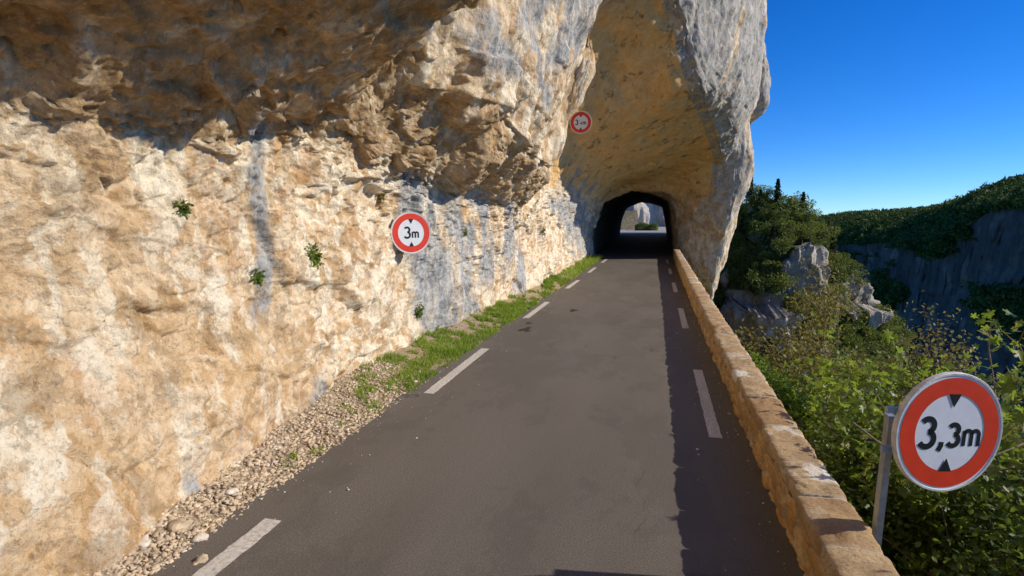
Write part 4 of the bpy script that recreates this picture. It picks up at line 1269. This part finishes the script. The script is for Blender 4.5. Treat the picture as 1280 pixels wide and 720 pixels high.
# ------------------------------------------------------------------ far canyon wall with forest
def build_canyon():
    # plan of the rim, from far ahead round to the right; picture column, rim row, distance, ridge row
    K = [(700, 320, 900, 285), (900, 312, 860, 272), (1000, 308, 820, 262), (1060, 306, 760, 258), (1110, 305, 640, 256), (1160, 306, 560, 252), (1200, 290, 500, 245), (1240, 262, 450, 232), (1285, 258, 420, 219), (1360, 250, 380, 200), (1500, 240, 330, 190), (1900, 250, 300, 180)]
    rim, ridge = [], []
    for px, py, dist, ry in K:
        d = CF * FPX + CR * (px - 640) + CU * (360 - py); d /= math.hypot(d[0], d[1])
        rim.append(CAMP + d * dist)
        d2 = CF * FPX + CR * (px - 640) + CU * (360 - ry - 11); d2 /= math.hypot(d2[0], d2[1])
        ridge.append(CAMP + d2 * (dist * 1.3 + 90))
    rim = np.array(rim); ridge = np.array(ridge)
    u = np.concatenate([np.linspace(0, 1.9, 60), np.linspace(2, 8.9, 640), np.linspace(9, len(K) - 1, 40)]); i0 = np.arange(len(K))
    rim = np.stack([np.interp(u, i0, rim[:, k]) for k in range(3)], 1); ridge = np.stack([np.interp(u, i0, ridge[:, k]) for k in range(3)], 1)
    out = rim[:, :2] / np.linalg.norm(rim[:, :2], axis=1)[:, None]
    rows = []
    for t in np.linspace(0, 1, 170):                        # cliff, from below
        z = -125 + (rim[:, 2] + 125) * t
        back = -(1 - t) * 34 * (1 - .3 * t)
        rows.append(np.column_stack([rim[:, 0] + out[:, 0] * back, rim[:, 1] + out[:, 1] * back, z]))
    for t in np.linspace(0, 1, 60)[1:]:
        p = rim * (1 - t) + ridge * t
        p[:, 2] = rim[:, 2] + (ridge[:, 2] - rim[:, 2]) * math.sin(t * math.pi / 2)
        rows.append(p)
    for t in (.3, 1.):
        p = ridge.copy(); p[:, :2] += out * 400 * t; p[:, 2] -= 60 * t; rows.append(p)
    G = np.array(rows); nr, nc = G.shape[:2]
    P = G.reshape(-1, 3); row = np.repeat(np.arange(nr), nc)
    dirs = np.tile(out, (nr, 1))
    cl = (row < 170)
    ledge = fbm(P * np.array([.006, .006, .03]) + 3, 4)
    b1, _, _q = blocks(P + 8 * np.stack([fbm(P * .03 + k * 5, 2) for k in range(3)], 1), (34, 34, 46), .8)
    b2, _, _q = blocks(P, (11, 11, 18), .8)
    d = 18 * ledge + 4 * b1 + 3.0 * b2 - 5 * ridged(P * np.array([.008, .008, .05]), 4) - 4.5 * ridged(P * np.array([.03, .03, .010]), 4)
    d = np.where(cl, d * np.clip((170 - row) / 14., 0, 1) , 0)
    P[:, :2] += dirs * d[:, None]
    P[:, 2] += np.where(~cl, 4.5 * fbm(P * .012, 4), 0)
    rk = np.where(cl, .8 + .9 * fbm(P * np.array([.012, .012, .03]) + 9, 4), .0)
    band = sstep(.05, .18, fbm(P * np.array([.006, .006, .030]) + 21, 4))
    rk = np.clip(rk - .9 * band * cl, 0, 1)
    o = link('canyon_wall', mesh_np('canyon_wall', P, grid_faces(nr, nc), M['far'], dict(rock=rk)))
    tag(o, 'shaded limestone wall on the far side of the gorge with wooded hills above', 'canyon wall', kind='structure')
    # woods
    rng = np.random.default_rng(91)
    qx, qy, f = proj(P)
    cand = np.where((rk < .35) & (f > 50) & (qx > 880) & (qx < 1330) & (qy < 560) & (row < nr - 2))[0]
    w = np.where(row[cand] >= 170, 1.0, .30); w /= w.sum()
    n = 10500
    idx = rng.choice(cand, n, p=w)
    c = P[idx] + rng.normal(size=(n, 3)) * np.array([4.5, 4.5, .3])
    s = rng.uniform(1.6, 4.6, n)
    nl = 34
    u = rng.normal(size=(n, nl, 3)); u /= np.linalg.norm(u, axis=2)[:, :, None]
    ctr = u * s[:, None, None] * rng.uniform(.45, 1.05, (n, nl, 1)) * np.array([1, 1, .95])
    tri = rng.normal(size=(n, nl, 3, 3)) * s[:, None, None, None] * .26
    V = ctr[:, :, None] + tri + c[:, None, None] + np.array([0, 0, 1.0])
    F = np.arange(n * nl * 3).reshape(-1, 3)
    tag(link('forest', mesh_np('forest', V.reshape(-1, 3), F, L['forest'])), 'far off woods covering the hills across the gorge', 'forest', kind='stuff')
build_canyon()

# ------------------------------------------------------------------ what shows through the tunnel
def build_beyond():
    # cliff face in the distance
    us = np.linspace(0, 1, 150); ts = np.linspace(0, 1, 90)
    U, T = np.meshgrid(us, ts)
    P = np.stack([(-22 + 40 * U).ravel(), (104 + 26 * U + 3 * T).ravel(), (-2 + 34 * T).ravel()], 1)
    b, _, _q = blocks(P, (3, 4, 5), .8)
    P[:, 1] += 1.2 * b + 1.6 * ridged(P * np.array([.25, .25, .07]), 4)
    o = link('far_cliff', mesh_np('far_cliff', P, grid_faces(len(ts), len(us), True), mat_spur('far_rock', (.72, .66, .58)), dict(rock=np.ones(len(P)))))
    tag(o, 'grey cliff face seen through the far mouth of the tunnel', 'cliff', kind='structure')
    V = [(-26, 66, .88), (3.5, 66, .88), (3.5, 118, 1.2), (-26, 118, 1.2)]
    o = link('far_terrace', mesh_np('far_terrace', V, [(0, 1, 2, 3)], M['concrete']))
    tag(o, 'pale paved bend beyond the far end of the tunnel', 'road', kind='structure')
    # bank with retaining wall
    mb = MB()
    mb.add([(-7.6, 88, .6), (-2.6, 90, .6), (-3.2, 96, 4.2), (-9, 96, 4.2), (-9, 100, 4.2), (-3.2, 100, 4.2)], [(0, 1, 2, 3), (3, 2, 5, 4)])
    o = mb.build('earth_bank', mat_soil('bank_soil', (.12, .105, .06), (.24, .20, .14), 2.5)); tag(o, 'sloping stony bank beside the bend beyond the tunnel', 'bank', kind='structure')
    w = MB(); w.box((-6.2, 96.4, 4.6), (2.5, .25, .55)); o = w.build('low_wall', M['concrete'], bevel=.03)
    tag(o, 'low pale wall on top of the bank, seen through the tunnel', 'wall')
    U, T = np.meshgrid(np.linspace(0, 1, 70), np.linspace(0, 1, 60))  # out-of-view rock mass, added to keep sun off the ground at the exit
    a = U * math.pi * 1.1 - .1
    P = np.stack([(6.6 - 4.0 * np.sin(a) * (1 - .25 * T)).ravel(), (71 - 5.5 * np.cos(a)).ravel(), (-4 + 20 * T).ravel()], 1)
    b, _, _q = blocks(P, (2, 3, 3), .8); P[:, 0] += .4 * b + .4 * fbm(P * .3, 3)
    o = link('shade_rock', mesh_np('shade_rock', P, grid_faces(60, 70), M['spur'], dict(rock=np.ones(len(P)))))
    tag(o, 'unseen rock added right of the far tunnel mouth to shade the ground there', 'rock', kind='structure')
    rng = np.random.default_rng(5)
    n = 4200
    P = rng.random((n, 3)) * np.array([3.4, 1.4, 1.15]); P[:, 2] *= (1 - .12 * np.cos(P[:, 0] * 3))
    V, F = leaves(P, rng.normal(size=(n, 3)), .14, rng, 'oval', .1, .3)
    r = empty('clipped_hedge', (-3.1, 86, .95)); tag(r, 'dark clipped hedge on the bend, seen through the tunnel', 'hedge')
    link('foliage', faces_mesh('foliage', V, F, L['bush']), r)
    mb = MB()
    for k in range(6): mb.tube([(.3 + .55 * k, .7, -.1), (.32 + .55 * k, .7, .8)], [.05, .03], 5)
    mb.build('stem', M['bark'], r)
build_beyond()

# ------------------------------------------------------------------ light, sky, camera
S = Vector((1.0, .16, .59)).normalized()
el = math.asin(S.z); az = math.atan2(S.x, S.y)
world = bpy.data.worlds.new('World'); scene.world = world; world.use_nodes = True
nt = world.node_tree; nt.nodes.clear()
wo = nt.nodes.new('ShaderNodeOutputWorld'); bg = nt.nodes.new('ShaderNodeBackground'); sk = nt.nodes.new('ShaderNodeTexSky')
sk.sky_type = 'NISHITA'; sk.sun_disc = False; sk.sun_elevation = el; sk.sun_rotation = az
sk.altitude = 2500; sk.air_density = 1.0; sk.dust_density = .0; sk.ozone_density = 5.0
hs = nt.nodes.new('ShaderNodeHueSaturation'); hs.inputs['Saturation'].default_value = 1.28; hs.inputs['Hue'].default_value = .505
nt.links.new(sk.outputs[0], hs.inputs['Color']); tn = nt.nodes.new('ShaderNodeMix'); tn.data_type = 'RGBA'; tn.blend_type = 'MULTIPLY'; tn.inputs[0].default_value = 1; tn.inputs[7].default_value = (.66, .90, 1.12, 1)
nt.links.new(hs.outputs[0], tn.inputs[6]); nt.links.new(tn.outputs[2], bg.inputs[0]); nt.links.new(bg.outputs[0], wo.inputs[0])
bg.inputs[1].default_value = .14
sd = bpy.data.lights.new('sun', 'SUN'); sd.energy = 5.0; sd.angle = math.radians(.53); sd.color = (1.0, .92, .77)
so = bpy.data.objects.new('sun', sd); COL.objects.link(so)
so.rotation_euler = S.to_track_quat('Z', 'Y').to_euler(); so.location = (60, 0, 60)

cd = bpy.data.cameras.new('camera'); cam = bpy.data.objects.new('camera', cd); COL.objects.link(cam)
cd.sensor_width = 36; cd.sensor_fit = 'HORIZONTAL'; cd.lens = 36 * FPX / 1280
cd.clip_start = .05; cd.clip_end = 9000
cam.matrix_world = Matrix.Translation(CAMP) @ Matrix((Vector(CR), Vector(CU), Vector(-CF))).transposed().to_4x4()
scene.camera = cam

vs = scene.view_settings
scene.display_settings.display_device = 'sRGB'
vs.view_transform = 'Standard'; vs.look = 'None'; vs.exposure = 0; vs.gamma = 1; vs.use_curve_mapping = False
scene.render.engine = 'CYCLES'
cy = scene.cycles
cy.max_bounces = 8; cy.diffuse_bounces = 4; cy.glossy_bounces = 3; cy.transmission_bounces = 4
cy.use_denoising = True; cy.use_adaptive_sampling = False
cy.sample_clamp_indirect = 6
